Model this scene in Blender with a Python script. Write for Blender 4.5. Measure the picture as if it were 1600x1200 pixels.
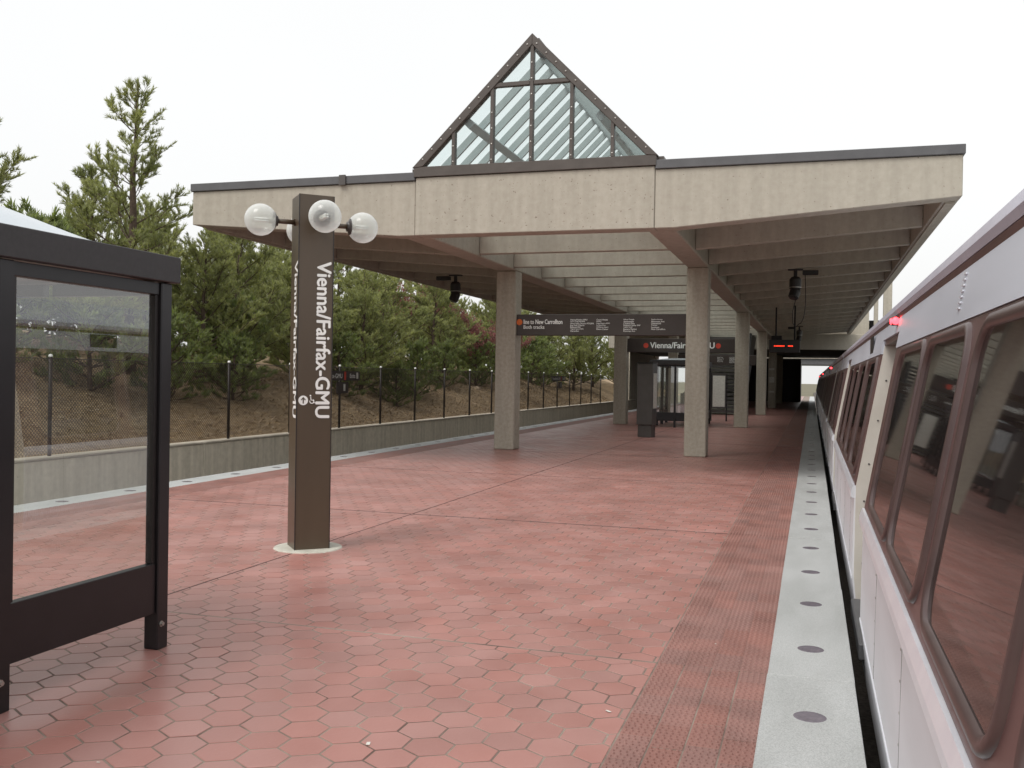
import bpy, bmesh, math, random
import numpy as np
from mathutils import Vector, Matrix

random.seed(7)
RNG = np.random.default_rng(11)
for o in list(bpy.data.objects):
    bpy.data.objects.remove(o)
scene = bpy.context.scene
COL = scene.collection
R = math.radians

# ------------------------------------------------------------------ camera
CAM_H = 1.7
YAW, PITCH, ROLL, FPX = R(17.354), R(-0.41), R(0.93), 1500.0
cam_d = bpy.data.cameras.new('camera')
cam_d.sensor_width = 36.0
cam_d.lens = 36.0 * FPX / 1600.0
cam_d.clip_start = 0.05
cam_d.clip_end = 3000.0
cam = bpy.data.objects.new('camera', cam_d)
COL.objects.link(cam)
CM = Matrix.Rotation(YAW, 3, 'Z') @ Matrix.Rotation(math.pi / 2 + PITCH, 3, 'X') @ Matrix.Rotation(ROLL, 3, 'Z')
cam.matrix_world = Matrix.Translation((0, 0, CAM_H)) @ CM.to_4x4()
scene.camera = cam

# ------------------------------------------------------------------ sky: bright even overcast
SUN_EL, SUN_AZ = R(56), R(205)
world = bpy.data.worlds.new('World')
scene.world = world
world.use_nodes = True
wn, wl = world.node_tree.nodes, world.node_tree.links
wn.clear()
w_out = wn.new('ShaderNodeOutputWorld')
sky = wn.new('ShaderNodeTexSky')
sky.sky_type = 'NISHITA'
sky.sun_disc = False
sky.sun_elevation = SUN_EL
sky.sun_rotation = SUN_AZ
sky.dust_density = 6.0
sky.air_density = 1.0
bg1 = wn.new('ShaderNodeBackground')
bg1.inputs['Strength'].default_value = 0.05
hs = wn.new('ShaderNodeHueSaturation')
hs.inputs['Saturation'].default_value = 0.25
wl.new(sky.outputs['Color'], hs.inputs['Color'])
wl.new(hs.outputs['Color'], bg1.inputs['Color'])
bg2 = wn.new('ShaderNodeBackground')          # the cloud deck
wtc = wn.new('ShaderNodeTexCoord')
wno = wn.new('ShaderNodeTexNoise')
wno.inputs['Scale'].default_value = 1.6
wno.inputs['Detail'].default_value = 4
wrp = wn.new('ShaderNodeValToRGB')
wrp.color_ramp.elements[0].position = 0.3
wrp.color_ramp.elements[0].color = (0.94, 0.945, 0.945, 1)
wrp.color_ramp.elements[1].position = 0.75
wrp.color_ramp.elements[1].color = (1.0, 1.0, 0.98, 1)
wl.new(wtc.outputs['Generated'], wno.inputs['Vector'])
wl.new(wno.outputs['Fac'], wrp.inputs['Fac'])
wl.new(wrp.outputs['Color'], bg2.inputs['Color'])
bg2.inputs['Strength'].default_value = 0.84
wadd = wn.new('ShaderNodeAddShader')
wl.new(bg1.outputs[0], wadd.inputs[0])
wl.new(bg2.outputs[0], wadd.inputs[1])
wl.new(wadd.outputs[0], w_out.inputs['Surface'])

sun_d = bpy.data.lights.new('sun', 'SUN')
sun_d.energy = 1.5
sun_d.angle = R(25)
sun_d.color = (1.0, 0.97, 0.92)
sun = bpy.data.objects.new('sun', sun_d)
COL.objects.link(sun)
sd = Vector((math.sin(SUN_AZ) * math.cos(SUN_EL), math.cos(SUN_AZ) * math.cos(SUN_EL), math.sin(SUN_EL)))
sun.rotation_euler = sd.to_track_quat('Z', 'Y').to_euler()
sun.location = (0, -20, 40)

scene.view_settings.view_transform = 'Standard'
scene.view_settings.look = 'None'
scene.view_settings.exposure = 0.06
scene.view_settings.gamma = 1.0
scene.view_settings.use_curve_mapping = False
scene.render.engine = 'CYCLES'
scene.cycles.max_bounces = 8
scene.cycles.transparent_max_bounces = 24

# ------------------------------------------------------------------ materials
def srgb(r, g, b):
    f = lambda c: (c / 255) / 12.92 if c <= 10 else (((c / 255) + 0.055) / 1.055) ** 2.4
    return (f(r), f(g), f(b), 1.0)

MATS = {}
def pm(name, c1, c2=None, scale=6.0, stretch=(1, 1, 1), rough=0.7, rough2=None, bump=0.0, bscale=60.0,
       metal=0.0, spec=0.5, detail=6.0, lo=0.35, hi=0.7, spots=None, rnd=None, coat=0.0, attr=None, streak=None, geo=False, sscale=(2.2, 2.2, 0.12)):
    """procedural principled material; object coordinates = world metres for meshes built in place"""
    if name in MATS:
        return MATS[name]
    m = bpy.data.materials.new(name)
    m.use_nodes = True
    n, l = m.node_tree.nodes, m.node_tree.links
    b = n['Principled BSDF']
    b.inputs['Roughness'].default_value = rough
    b.inputs['Metallic'].default_value = metal
    b.inputs['Specular IOR Level'].default_value = spec
    if coat:
        b.inputs['Coat Weight'].default_value = coat
        b.inputs['Coat Roughness'].default_value = 0.12
    tc = n.new('ShaderNodeNewGeometry' if geo else 'ShaderNodeTexCoord')
    OC = 'Position' if geo else 'Object'
    mp = n.new('ShaderNodeMapping')
    mp.inputs['Scale'].default_value = stretch
    l.new(tc.outputs[OC], mp.inputs['Vector'])
    no = n.new('ShaderNodeTexNoise')
    no.inputs['Scale'].default_value = scale
    no.inputs['Detail'].default_value = detail
    no.inputs['Roughness'].default_value = 0.6
    l.new(mp.outputs['Vector'], no.inputs['Vector'])
    rp = n.new('ShaderNodeValToRGB')
    rp.color_ramp.elements[0].position = lo
    rp.color_ramp.elements[1].position = hi
    rp.color_ramp.elements[0].color = c2 if c2 else tuple(x * 0.82 for x in c1[:3]) + (1,)
    rp.color_ramp.elements[1].color = c1
    l.new(no.outputs['Fac'], rp.inputs['Fac'])
    col = rp.outputs['Color']
    if streak:      # vertical weathering streaks
        mp2 = n.new('ShaderNodeMapping')
        mp2.inputs['Scale'].default_value = sscale
        l.new(tc.outputs[OC], mp2.inputs['Vector'])
        ns = n.new('ShaderNodeTexNoise')
        ns.inputs['Scale'].default_value = 3.0
        ns.inputs['Detail'].default_value = 5
        l.new(mp2.outputs['Vector'], ns.inputs['Vector'])
        rs = n.new('ShaderNodeValToRGB')
        rs.color_ramp.elements[0].position = 0.38
        rs.color_ramp.elements[0].color = (1 - streak, 1 - streak, 1 - streak * 1.05, 1)
        rs.color_ramp.elements[1].position = 0.62
        rs.color_ramp.elements[1].color = (1, 1, 1, 1)
        l.new(ns.outputs['Fac'], rs.inputs['Fac'])
        mx = n.new('ShaderNodeMix'); mx.data_type = 'RGBA'; mx.blend_type = 'MULTIPLY'
        mx.inputs['Factor'].default_value = 1.0
        l.new(col, mx.inputs['A']); l.new(rs.outputs['Color'], mx.inputs['B'])
        col = mx.outputs['Result']
    if spots:       # (scale, threshold, colour)
        n2 = n.new('ShaderNodeTexNoise')
        n2.inputs['Scale'].default_value = spots[0]
        n2.inputs['Detail'].default_value = 2
        l.new(tc.outputs[OC], n2.inputs['Vector'])
        r2 = n.new('ShaderNodeValToRGB')
        r2.color_ramp.elements[0].position = spots[1]
        r2.color_ramp.elements[0].color = (0, 0, 0, 1)
        r2.color_ramp.elements[1].position = spots[1] + 0.03
        r2.color_ramp.elements[1].color = (1, 1, 1, 1)
        l.new(n2.outputs['Fac'], r2.inputs['Fac'])
        mx = n.new('ShaderNodeMix'); mx.data_type = 'RGBA'
        l.new(r2.outputs['Color'], mx.inputs['Factor'])
        l.new(col, mx.inputs['A']); mx.inputs['B'].default_value = spots[2]
        col = mx.outputs['Result']
    if rnd:         # per object or per piece brightness and hue variation
        if attr:
            a = n.new('ShaderNodeAttribute'); a.attribute_name = attr; src = a.outputs['Fac']
        else:
            a = n.new('ShaderNodeObjectInfo'); src = a.outputs['Random']
        hsn = n.new('ShaderNodeHueSaturation')
        v = n.new('ShaderNodeMapRange')
        v.inputs['To Min'].default_value = 1 - rnd; v.inputs['To Max'].default_value = 1 + rnd
        l.new(src, v.inputs['Value']); l.new(v.outputs['Result'], hsn.inputs['Value'])
        mu = n.new('ShaderNodeMath'); mu.operation = 'MULTIPLY'; mu.inputs[1].default_value = 7.31
        fr = n.new('ShaderNodeMath'); fr.operation = 'FRACT'
        l.new(src, mu.inputs[0]); l.new(mu.outputs[0], fr.inputs[0])
        v2 = n.new('ShaderNodeMapRange')
        v2.inputs['To Min'].default_value = 1 - rnd * 1.2; v2.inputs['To Max'].default_value = 1 + rnd * 0.6
        l.new(fr.outputs[0], v2.inputs['Value']); l.new(v2.outputs['Result'], hsn.inputs['Saturation'])
        l.new(col, hsn.inputs['Color'])
        col = hsn.outputs['Color']
    l.new(col, b.inputs['Base Color'])
    if rough2 is not None:
        v3 = n.new('ShaderNodeMapRange')
        v3.inputs['To Min'].default_value = rough; v3.inputs['To Max'].default_value = rough2
        v3.inputs['From Min'].default_value = 0.35; v3.inputs['From Max'].default_value = 0.65
        l.new(no.outputs['Fac'], v3.inputs['Value']); l.new(v3.outputs['Result'], b.inputs['Roughness'])
    if bump:
        nb = n.new('ShaderNodeTexNoise')
        nb.inputs['Scale'].default_value = bscale
        nb.inputs['Detail'].default_value = 4
        l.new(tc.outputs[OC], nb.inputs['Vector'])
        bp = n.new('ShaderNodeBump')
        bp.inputs['Strength'].default_value = bump
        bp.inputs['Distance'].default_value = 0.01
        l.new(nb.outputs['Fac'], bp.inputs['Height'])
        l.new(bp.outputs['Normal'], b.inputs['Normal'])
    MATS[name] = m
    return m

def glass(name, tint, refl_ior=1.5, alpha_tint=None, rough=0.0, dirt=0.04):
    """thin architectural glass: transparent tinted sheet with a mirror coat by Fresnel and a little dust"""
    m = bpy.data.materials.new(name); m.use_nodes = True
    n, l = m.node_tree.nodes, m.node_tree.links
    n.clear()
    out = n.new('ShaderNodeOutputMaterial')
    tr = n.new('ShaderNodeBsdfTransparent'); tr.inputs['Color'].default_value = tint
    gl = n.new('ShaderNodeBsdfGlossy'); gl.inputs['Roughness'].default_value = rough
    lw = n.new('ShaderNodeLayerWeight')
    pw = n.new('ShaderNodeMath'); pw.operation = 'POWER'; pw.inputs[1].default_value = 4.2
    l.new(lw.outputs['Facing'], pw.inputs[0])
    fr = n.new('ShaderNodeMath'); fr.operation = 'MULTIPLY_ADD'; fr.inputs[1].default_value = 0.9
    fr.inputs[2].default_value = ((refl_ior - 1) / (refl_ior + 1)) ** 2 * 2
    fr.use_clamp = True
    l.new(pw.outputs[0], fr.inputs[0])
    mx = n.new('ShaderNodeMixShader')
    l.new(fr.outputs[0], mx.inputs[0]); l.new(tr.outputs[0], mx.inputs[1]); l.new(gl.outputs[0], mx.inputs[2])
    df = n.new('ShaderNodeBsdfDiffuse'); df.inputs['Color'].default_value = (0.6, 0.6, 0.58, 1)
    tc = n.new('ShaderNodeTexCoord'); no = n.new('ShaderNodeTexNoise'); no.inputs['Scale'].default_value = 3
    no.inputs['Detail'].default_value = 6
    l.new(tc.outputs['Object'], no.inputs['Vector'])
    mr = n.new('ShaderNodeMapRange'); mr.inputs['From Min'].default_value = 0.35; mr.inputs['From Max'].default_value = 0.75
    mr.inputs['To Min'].default_value = dirt * 0.3; mr.inputs['To Max'].default_value = dirt * 1.6
    l.new(no.outputs['Fac'], mr.inputs['Value'])
    m2 = n.new('ShaderNodeMixShader')
    l.new(mr.outputs[0], m2.inputs[0]); l.new(mx.outputs[0], m2.inputs[1]); l.new(df.outputs[0], m2.inputs[2])
    l.new(m2.outputs[0], out.inputs['Surface'])
    MATS[name] = m
    return m

def emit(name, col, strength):
    m = bpy.data.materials.new(name); m.use_nodes = True
    b = m.node_tree.nodes['Principled BSDF']
    b.inputs['Base Color'].default_value = col
    b.inputs['Emission Color'].default_value = col
    b.inputs['Emission Strength'].default_value = strength
    MATS[name] = m
    return m

CONC = pm('concrete_cast', srgb(178, 172, 159), srgb(167, 160, 147), scale=9, rough=0.85, bump=0.3, bscale=110,
          spots=(24, 0.69, srgb(126, 114, 102)), streak=0.09, detail=10, lo=.3, hi=.7)
CONC_COL = pm('concrete_column', srgb(186, 179, 165), srgb(168, 160, 146), scale=14, rough=0.85, bump=0.3, bscale=110,
              spots=(150, 0.66, srgb(132, 119, 104)), streak=0.13)
CONC_WALL = pm('concrete_wall', srgb(234, 226, 208), srgb(216, 208, 190), scale=7.0, rough=0.9, bump=0.3, bscale=70, streak=0.16, detail=9)
CONC_CAP = pm('concrete_cap', srgb(190, 182, 168), srgb(168, 160, 146), scale=3, rough=0.9, bump=0.2)
CONC_BASE = pm('concrete_base', srgb(196, 194, 182), srgb(172, 168, 156), scale=8, rough=0.8, bump=0.2)
PLAT_SIDE = pm('platform_side', srgb(105, 98, 90), srgb(80, 74, 68), scale=3, rough=0.9)
GROUT = pm('grout', srgb(158, 146, 134), srgb(98, 82, 74), scale=2.5, rough=0.9, bump=0.3, bscale=120)
def tile_mat(name, attr):
    return pm(name, srgb(173, 125, 117), srgb(161, 110, 102), scale=1.1, geo=True, streak=0.09, sscale=(.45, .3, .3), rough=0.28, rough2=0.42, bump=0.09, bscale=45, spec=0.7,
              lo=0.3, hi=0.72, rnd=0.075, attr=attr, spots=(120, 0.72, srgb(190, 150, 140)))
TILE = tile_mat('quarry_tile', None)
TILE_J = tile_mat('quarry_tile_field', 'rnd')
def tact_mat(name, attr):
    return pm(name, srgb(148, 107, 98), srgb(124, 88, 80), scale=2.5, geo=True, rough=0.55, rough2=0.75, bump=0.15, bscale=90, rnd=0.08, attr=attr,
              lo=0.3, hi=0.7)
TACT = tact_mat('tactile', None)
TACT_J = tact_mat('tactile_field', 'rnd')
GRANITE = pm('granite', srgb(188, 190, 189), srgb(150, 152, 151), scale=170, rough=0.6, bump=0.12, bscale=200, lo=0.32, hi=0.62, detail=3,
             streak=0.12, sscale=(1.2, .35, 1), geo=True, rnd=0.05)
PAINT_G = pm('rafter_paint', srgb(160, 170, 170), srgb(150, 160, 160), scale=3, rough=.5)
LENS = pm('edge_lens', srgb(122, 116, 124), srgb(104, 98, 106), scale=30, rough=0.25)
COPING = pm('coping_metal', srgb(92, 92, 94), srgb(82, 82, 84), scale=3, rough=0.5, metal=0.0)
BRONZE = pm('bronze_frame', srgb(84, 77, 72), srgb(74, 67, 62), scale=4, rough=0.45)
BOLT = pm('bolt_metal', srgb(190, 186, 180), rough=0.35, metal=0.8)
PYLON = pm('pylon_brown', srgb(86, 73, 58), srgb(75, 63, 50), scale=1.2, stretch=(1, 1, .3), rough=0.3, rough2=0.42, bump=0.03, bscale=200, spec=0.5)
WHITE = pm('white_lettering', srgb(238, 238, 234), srgb(225, 225, 222), rough=0.5)
SIGN = pm('sign_brown', srgb(66, 58, 54), srgb(58, 50, 46), scale=3, rough=0.45)
BLACK = pm('black_metal', srgb(38, 34, 33), srgb(30, 27, 27), scale=8, rough=0.45, bump=0.02)
SHELT = pm('shelter_bronze', srgb(29, 26, 29), srgb(22, 20, 22), scale=5, rough=0.38, bump=0.03, bscale=60)
SHELT_F = pm('shelter_fascia', srgb(54, 52, 53), srgb(47, 45, 46), scale=40, rough=0.6, bump=0.12, bscale=350)
DARK = pm('dark_void', srgb(30, 28, 27), srgb(24, 22, 22), rough=0.8)
ORANGE = pm('orange_dot', srgb(228, 112, 44), rough=0.5)
RED = pm('red_dot', srgb(206, 74, 56), rough=0.5)
STEEL = pm('stainless', srgb(206, 210, 220), srgb(192, 196, 206), scale=2.0, stretch=(1, .15, 1), rough=0.38, rough2=0.46, metal=0.3, spec=0.5)
STEEL_L = pm('lower_panel', srgb(224, 224, 229), srgb(208, 208, 213), streak=0.05, sscale=(2, .5, 1.2), scale=1.6, stretch=(1, .2, 1), rough=0.42, rough2=0.52, metal=0.1)
BELT = pm('belt_moulding', srgb(240, 242, 248), srgb(230, 232, 240), rough=0.28, metal=0.35)
MAROON = pm('window_band_brown', srgb(98, 72, 70), srgb(88, 64, 62), scale=3, rough=0.32, rough2=0.42, bump=0.03, bscale=300)
FRAME_T = pm('window_gasket', srgb(82, 64, 62), srgb(70, 54, 53), scale=5, rough=0.35)
CREAM = pm('door_jamb_cream', srgb(208, 203, 194), srgb(194, 188, 178), scale=3, rough=0.45)
GUTTER = pm('gutter_strip', srgb(204, 203, 216), srgb(192, 190, 204), rough=0.35, metal=0.3)
PANE_T = pm('train_glass', srgb(40, 34, 33), srgb(34, 29, 28), scale=2, rough=0.03, spec=0.6, bump=0.0)
BALLAST = pm('ballast', srgb(96, 88, 80), srgb(60, 54, 50), scale=25, rough=0.95, bump=0.9, bscale=30)
RAIL = pm('rail_steel', srgb(110, 92, 80), rough=0.5, metal=0.6)
EARTH = pm('mulch', srgb(158, 138, 108), srgb(122, 101, 76), scale=5, rough=0.95, bump=0.5, bscale=60, detail=10)
LITTER = pm('needle_litter', srgb(170, 148, 114), srgb(128, 106, 80), scale=3, rough=0.9, rnd=0.25, attr='rnd')
LITTER2 = pm('litter_stone', srgb(186, 166, 142), srgb(150, 128, 106), scale=6, rough=0.9, bump=0.6, bscale=12)
BARK = pm('bark', srgb(104, 88, 76), srgb(74, 62, 54), scale=14, rough=0.95, bump=0.6, bscale=40)
NEEDLE = pm('pine_needles', srgb(178, 181, 112), srgb(136, 144, 88), scale=0.8, rough=0.65, rnd=0.30, attr='rnd', spec=0.3)
NEEDLE2 = pm('shrub_leaves', srgb(152, 164, 98), srgb(120, 132, 78), scale=0.8, rough=0.6, rnd=0.30, attr='rnd', spec=0.3)
PINKB = pm('pink_buds', srgb(170, 112, 106), srgb(138, 92, 86), scale=1.0, rough=0.8, rnd=0.25, attr='rnd')
POST = pm('fence_post_brown', srgb(44, 36, 32), rough=0.5)
PAPER = pm('paper', srgb(214, 212, 204), srgb(188, 186, 178), scale=20, rough=0.8)
KIOSK = pm('kiosk_grey', srgb(84, 80, 78), srgb(74, 70, 68), scale=4, rough=0.4)
SHELTER_GLASS = glass('shelter_glass', (0.86, 0.89, 0.86, 1), 2.0, dirt=0.05)
SKY_GLASS = glass('skylight_glass', (0.93, 0.98, 0.975, 1), 1.3, dirt=0.015)
LED = emit('led_red', (1.0, 0.05, 0.02, 1), 1.6)
TAIL = emit('indicator_red', (1.0, 0.03, 0.04, 1), 9.0)

# globe: frosted clear acrylic
def globe_mat():
    m = bpy.data.materials.new('globe_acrylic'); m.use_nodes = True
    n, l = m.node_tree.nodes, m.node_tree.links
    n.clear()
    out = n.new('ShaderNodeOutputMaterial')
    tr = n.new('ShaderNodeBsdfTransparent'); tr.inputs['Color'].default_value = (0.93, 0.96, 0.95, 1)
    df = n.new('ShaderNodeBsdfDiffuse'); df.inputs['Color'].default_value = (0.90, 0.92, 0.90, 1)
    tl = n.new('ShaderNodeBsdfTranslucent'); tl.inputs['Color'].default_value = (0.92, 0.95, 0.93, 1)
    md = n.new('ShaderNodeMixShader'); md.inputs[0].default_value = 0.5
    l.new(df.outputs[0], md.inputs[1]); l.new(tl.outputs[0], md.inputs[2])
    lw = n.new('ShaderNodeLayerWeight'); lw.inputs['Blend'].default_value = 0.45
    mr = n.new('ShaderNodeMapRange')
    mr.inputs['To Min'].default_value = 0.28; mr.inputs['To Max'].default_value = 0.90
    l.new(lw.outputs['Facing'], mr.inputs['Value'])
    m1 = n.new('ShaderNodeMixShader')
    l.new(mr.outputs[0], m1.inputs[0]); l.new(tr.outputs[0], m1.inputs[1]); l.new(md.outputs[0], m1.inputs[2])
    gl = n.new('ShaderNodeBsdfGlossy'); gl.inputs['Roughness'].default_value = 0.12
    pw = n.new('ShaderNodeMath'); pw.operation = 'POWER'; pw.inputs[1].default_value = 5
    l.new(lw.outputs['Facing'], pw.inputs[0])
    fr = n.new('ShaderNodeMath'); fr.operation = 'MULTIPLY_ADD'; fr.inputs[1].default_value = 0.6; fr.inputs[2].default_value = 0.03
    l.new(pw.outputs[0], fr.inputs[0])
    m2 = n.new('ShaderNodeMixShader')
    l.new(fr.outputs[0], m2.inputs[0]); l.new(m1.outputs[0], m2.inputs[1]); l.new(gl.outputs[0], m2.inputs[2])
    l.new(m2.outputs[0], out.inputs['Surface'])
    return m
GLOBE = globe_mat()
TUBE = pm('lamp_tube', srgb(246, 246, 240), rough=0.3)

# translucent shelter roof
def vault_mat():
    m = bpy.data.materials.new('white_acrylic'); m.use_nodes = True
    n, l = m.node_tree.nodes, m.node_tree.links
    n.clear()
    out = n.new('ShaderNodeOutputMaterial')
    df = n.new('ShaderNodeBsdfPrincipled'); df.inputs['Base Color'].default_value = (0.74, 0.80, 0.85, 1); df.inputs['Roughness'].default_value = 0.25
    tl = n.new('ShaderNodeBsdfTranslucent'); tl.inputs['Color'].default_value = (0.5, 0.45, 0.4, 1)
    mx = n.new('ShaderNodeMixShader'); mx.inputs[0].default_value = 0.2
    l.new(df.outputs[0], mx.inputs[1]); l.new(tl.outputs[0], mx.inputs[2]); l.new(mx.outputs[0], out.inputs['Surface'])
    return m
VAULT = vault_mat()

# chain link: woven wire as an alpha pattern on the fence sheet (2 px at most in view)
def chain_mat():
    m = bpy.data.materials.new('chain_link'); m.use_nodes = True
    n, l = m.node_tree.nodes, m.node_tree.links
    n.clear()
    out = n.new('ShaderNodeOutputMaterial')
    tr = n.new('ShaderNodeBsdfTransparent')
    df = n.new('ShaderNodeBsdfPrincipled'); df.inputs['Base Color'].default_value = srgb(52, 44, 38); df.inputs['Roughness'].default_value = 0.6
    tc = n.new('ShaderNodeTexCoord'); sp = n.new('ShaderNodeSeparateXYZ')
    l.new(tc.outputs['Object'], sp.inputs[0])
    facs = []
    for sgn in (1, -1):
        a = n.new('ShaderNodeMath'); a.operation = 'MULTIPLY_ADD'
        a.inputs[1].default_value = sgn
        l.new(sp.outputs['Y'], a.inputs[0]); l.new(sp.outputs['Z'], a.inputs[2])
        s = n.new('ShaderNodeMath'); s.operation = 'MULTIPLY'; s.inputs[1].default_value = 1 / 0.072
        l.new(a.outputs[0], s.inputs[0])
        f = n.new('ShaderNodeMath'); f.operation = 'FRACT'
        l.new(s.outputs[0], f.inputs[0])
        c = n.new('ShaderNodeMath'); c.operation = 'LESS_THAN'; c.inputs[1].default_value = 0.21
        l.new(f.outputs[0], c.inputs[0])
        facs.append(c)
    mxm = n.new('ShaderNodeMath'); mxm.operation = 'MAXIMUM'
    l.new(facs[0].outputs[0], mxm.inputs[0]); l.new(facs[1].outputs[0], mxm.inputs[1])
    mx = n.new('ShaderNodeMixShader')
    l.new(mxm.outputs[0], mx.inputs[0]); l.new(tr.outputs[0], mx.inputs[1]); l.new(df.outputs[0], mx.inputs[2])
    l.new(mx.outputs[0], out.inputs['Surface'])
    return m
CHAIN = chain_mat()

# ------------------------------------------------------------------ mesh helpers
def tag(o, label=None, cat=None, group=None, kind=None):
    if label: o['label'] = label
    if cat: o['category'] = cat
    if group: o['group'] = group
    if kind: o['kind'] = kind
    return o

def empty(name, loc=(0, 0, 0), rz=0.0, parent=None):
    o = bpy.data.objects.new(name, None)
    o.empty_display_size = 0.2
    COL.objects.link(o)
    o.location = loc
    o.rotation_euler = (0, 0, rz)
    if parent: o.parent = parent
    return o

def thing(name, label, cat, loc=(0, 0, 0), rz=0.0, group=None):
    return tag(empty(name, loc, rz), label, cat, group)

class MB:
    def __init__(self):
        self.v, self.f = [], []
    def add(self, vs, fs):
        k = len(self.v)
        self.v += [tuple(p) for p in vs]
        self.f += [tuple(i + k for i in f) for f in fs]
        return self
    def box(self, x0, x1, y0, y1, z0, z1):
        vs = [(x, y, z) for z in (z0, z1) for y in (y0, y1) for x in (x0, x1)]
        return self.add(vs, [(0, 2, 3, 1), (4, 5, 7, 6), (0, 1, 5, 4), (2, 6, 7, 3), (0, 4, 6, 2), (1, 3, 7, 5)])
    def bar(self, a, b, w, d, up=(0, 0, 1)):
        """box from a to b, width w sideways, depth d along 'up'"""
        a, b = Vector(a), Vector(b)
        t = (b - a).normalized()
        s = t.cross(Vector(up)).normalized() * (w / 2)
        u = s.cross(t).normalized() * (d / 2)
        vs = [a - s - u, a + s - u, a + s + u, a - s + u, b - s - u, b + s - u, b + s + u, b - s + u]
        return self.add(vs, [(0, 3, 2, 1), (4, 5, 6, 7), (0, 1, 5, 4), (1, 2, 6, 5), (2, 3, 7, 6), (3, 0, 4, 7)])
    def prism(self, poly, axis, a, b):
        """poly 2-D extruded along axis from a to b ('x': poly=(y,z), 'y': (x,z), 'z': (x,y))"""
        n = len(poly)
        def P(p, t):
            return (t, p[0], p[1]) if axis == 'x' else (p[0], t, p[1]) if axis == 'y' else (p[0], p[1], t)
        vs = [P(p, a) for p in poly] + [P(p, b) for p in poly]
        fs = [tuple(range(n)), tuple(range(2 * n - 1, n - 1, -1))]
        fs += [(i, n + i, n + (i + 1) % n, (i + 1) % n) for i in range(n)]
        return self.add(vs, fs)
    def tube(self, pts, r, seg=8, caps=True):
        pts = [Vector(p) for p in pts]
        rs = r if isinstance(r, (list, tuple)) else [r] * len(pts)
        k = len(self.v)
        prev = None
        for i, p in enumerate(pts):
            t = (pts[min(i + 1, len(pts) - 1)] - pts[max(i - 1, 0)]).normalized()
            if prev is None:
                ref = Vector((0, 0, 1)) if abs(t.z) < 0.9 else Vector((1, 0, 0))
                s = t.cross(ref).normalized()
            else:
                s = (prev - t * prev.dot(t)).normalized()
            prev = s
            u = t.cross(s)
            for j in range(seg):
                a = 2 * math.pi * j / seg
                self.v.append(tuple(p + (s * math.cos(a) + u * math.sin(a)) * rs[i]))
        for i in range(len(pts) - 1):
            for j in range(seg):
                a0, a1 = k + i * seg + j, k + i * seg + (j + 1) % seg
                self.f.append((a0, a1, a1 + seg, a0 + seg))
        if caps:
            self.f.append(tuple(k + j for j in range(seg - 1, -1, -1)))
            e = k + (len(pts) - 1) * seg
            self.f.append(tuple(e + j for j in range(seg)))
        return self
    def lathe(self, prof, c=(0, 0, 0), seg=24, axis=(0, 0, 1)):
        """profile of (radius, height) revolved round axis through c"""
        ax = Vector(axis).normalized()
        ref = Vector((1, 0, 0)) if abs(ax.x) < 0.9 else Vector((0, 1, 0))
        s = ax.cross(ref).normalized(); u = ax.cross(s)
        k = len(self.v); c = Vector(c)
        for (r, h) in prof:
            for j in range(seg):
                a = 2 * math.pi * j / seg
                self.v.append(tuple(c + ax * h + (s * math.cos(a) + u * math.sin(a)) * max(r, 1e-5)))
        for i in range(len(prof) - 1):
            for j in range(seg):
                a0, a1 = k + i * seg + j, k + i * seg + (j + 1) % seg
                self.f.append((a0, a1, a1 + seg, a0 + seg))
        return self
    def build(self, name, mat, parent=None, smooth=False, bevel=0.0, loc=None, kind=None, seg=1):
        me = bpy.data.meshes.new(name)
        me.from_pydata(self.v, [], self.f)
        bm = bmesh.new(); bm.from_mesh(me)
        bmesh.ops.recalc_face_normals(bm, faces=bm.faces)
        if bevel:
            ed = [e for e in bm.edges if len(e.link_faces) == 2 and e.calc_face_angle(0) > 0.5]
            bmesh.ops.bevel(bm, geom=ed, offset=bevel, segments=seg, affect='EDGES', profile=0.6, clamp_overlap=True)
        bm.to_mesh(me); bm.free()
        if smooth:
            me.polygons.foreach_set('use_smooth', [True] * len(me.polygons))
        me.materials.append(mat)
        return link(name, me, parent, loc, kind)

def link(name, me, parent=None, loc=None, kind=None):
    o = bpy.data.objects.new(name, me)
    COL.objects.link(o)
    if parent: o.parent = parent
    if loc: o.location = loc
    if kind: o['kind'] = kind
    return o

def copy_tree(o, parent=None):
    c = o.copy()
    COL.objects.link(c)
    c.parent = parent
    for ch in o.children:
        copy_tree(ch, c)
    return c

def raw_mesh(name, verts, faces_flat, per_face, mat, rnd=None):
    """fast mesh from numpy: all faces have per_face corners"""
    me = bpy.data.meshes.new(name)
    nf = len(faces_flat) // per_face
    me.vertices.add(len(verts)); me.vertices.foreach_set('co', np.asarray(verts, np.float32).ravel())
    me.loops.add(len(faces_flat)); me.loops.foreach_set('vertex_index', np.asarray(faces_flat, np.int32))
    me.polygons.add(nf)
    me.polygons.foreach_set('loop_start', np.arange(0, nf * per_face, per_face, dtype=np.int32))
    me.polygons.foreach_set('loop_total', np.full(nf, per_face, np.int32))
    if rnd is not None:
        a = me.attributes.new('rnd', 'FLOAT', 'FACE'); a.data.foreach_set('value', np.asarray(rnd, np.float32))
    me.update(calc_edges=True)
    me.validate()
    me.materials.append(mat)
    return me

def text_mesh(s, bold=0.018, size=1.0, spacing=1.0):
    cu = bpy.data.curves.new('lettering', 'FONT')
    cu.body = s
    cu.size = size
    cu.offset = bold
    cu.resolution_u = 4
    cu.space_character = spacing
    ob = bpy.data.objects.new('lettering_tmp', cu)
    COL.objects.link(ob)
    dg = bpy.context.evaluated_depsgraph_get()
    me = bpy.data.meshes.new_from_object(ob.evaluated_get(dg))
    bpy.data.objects.remove(ob)
    return me

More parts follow.
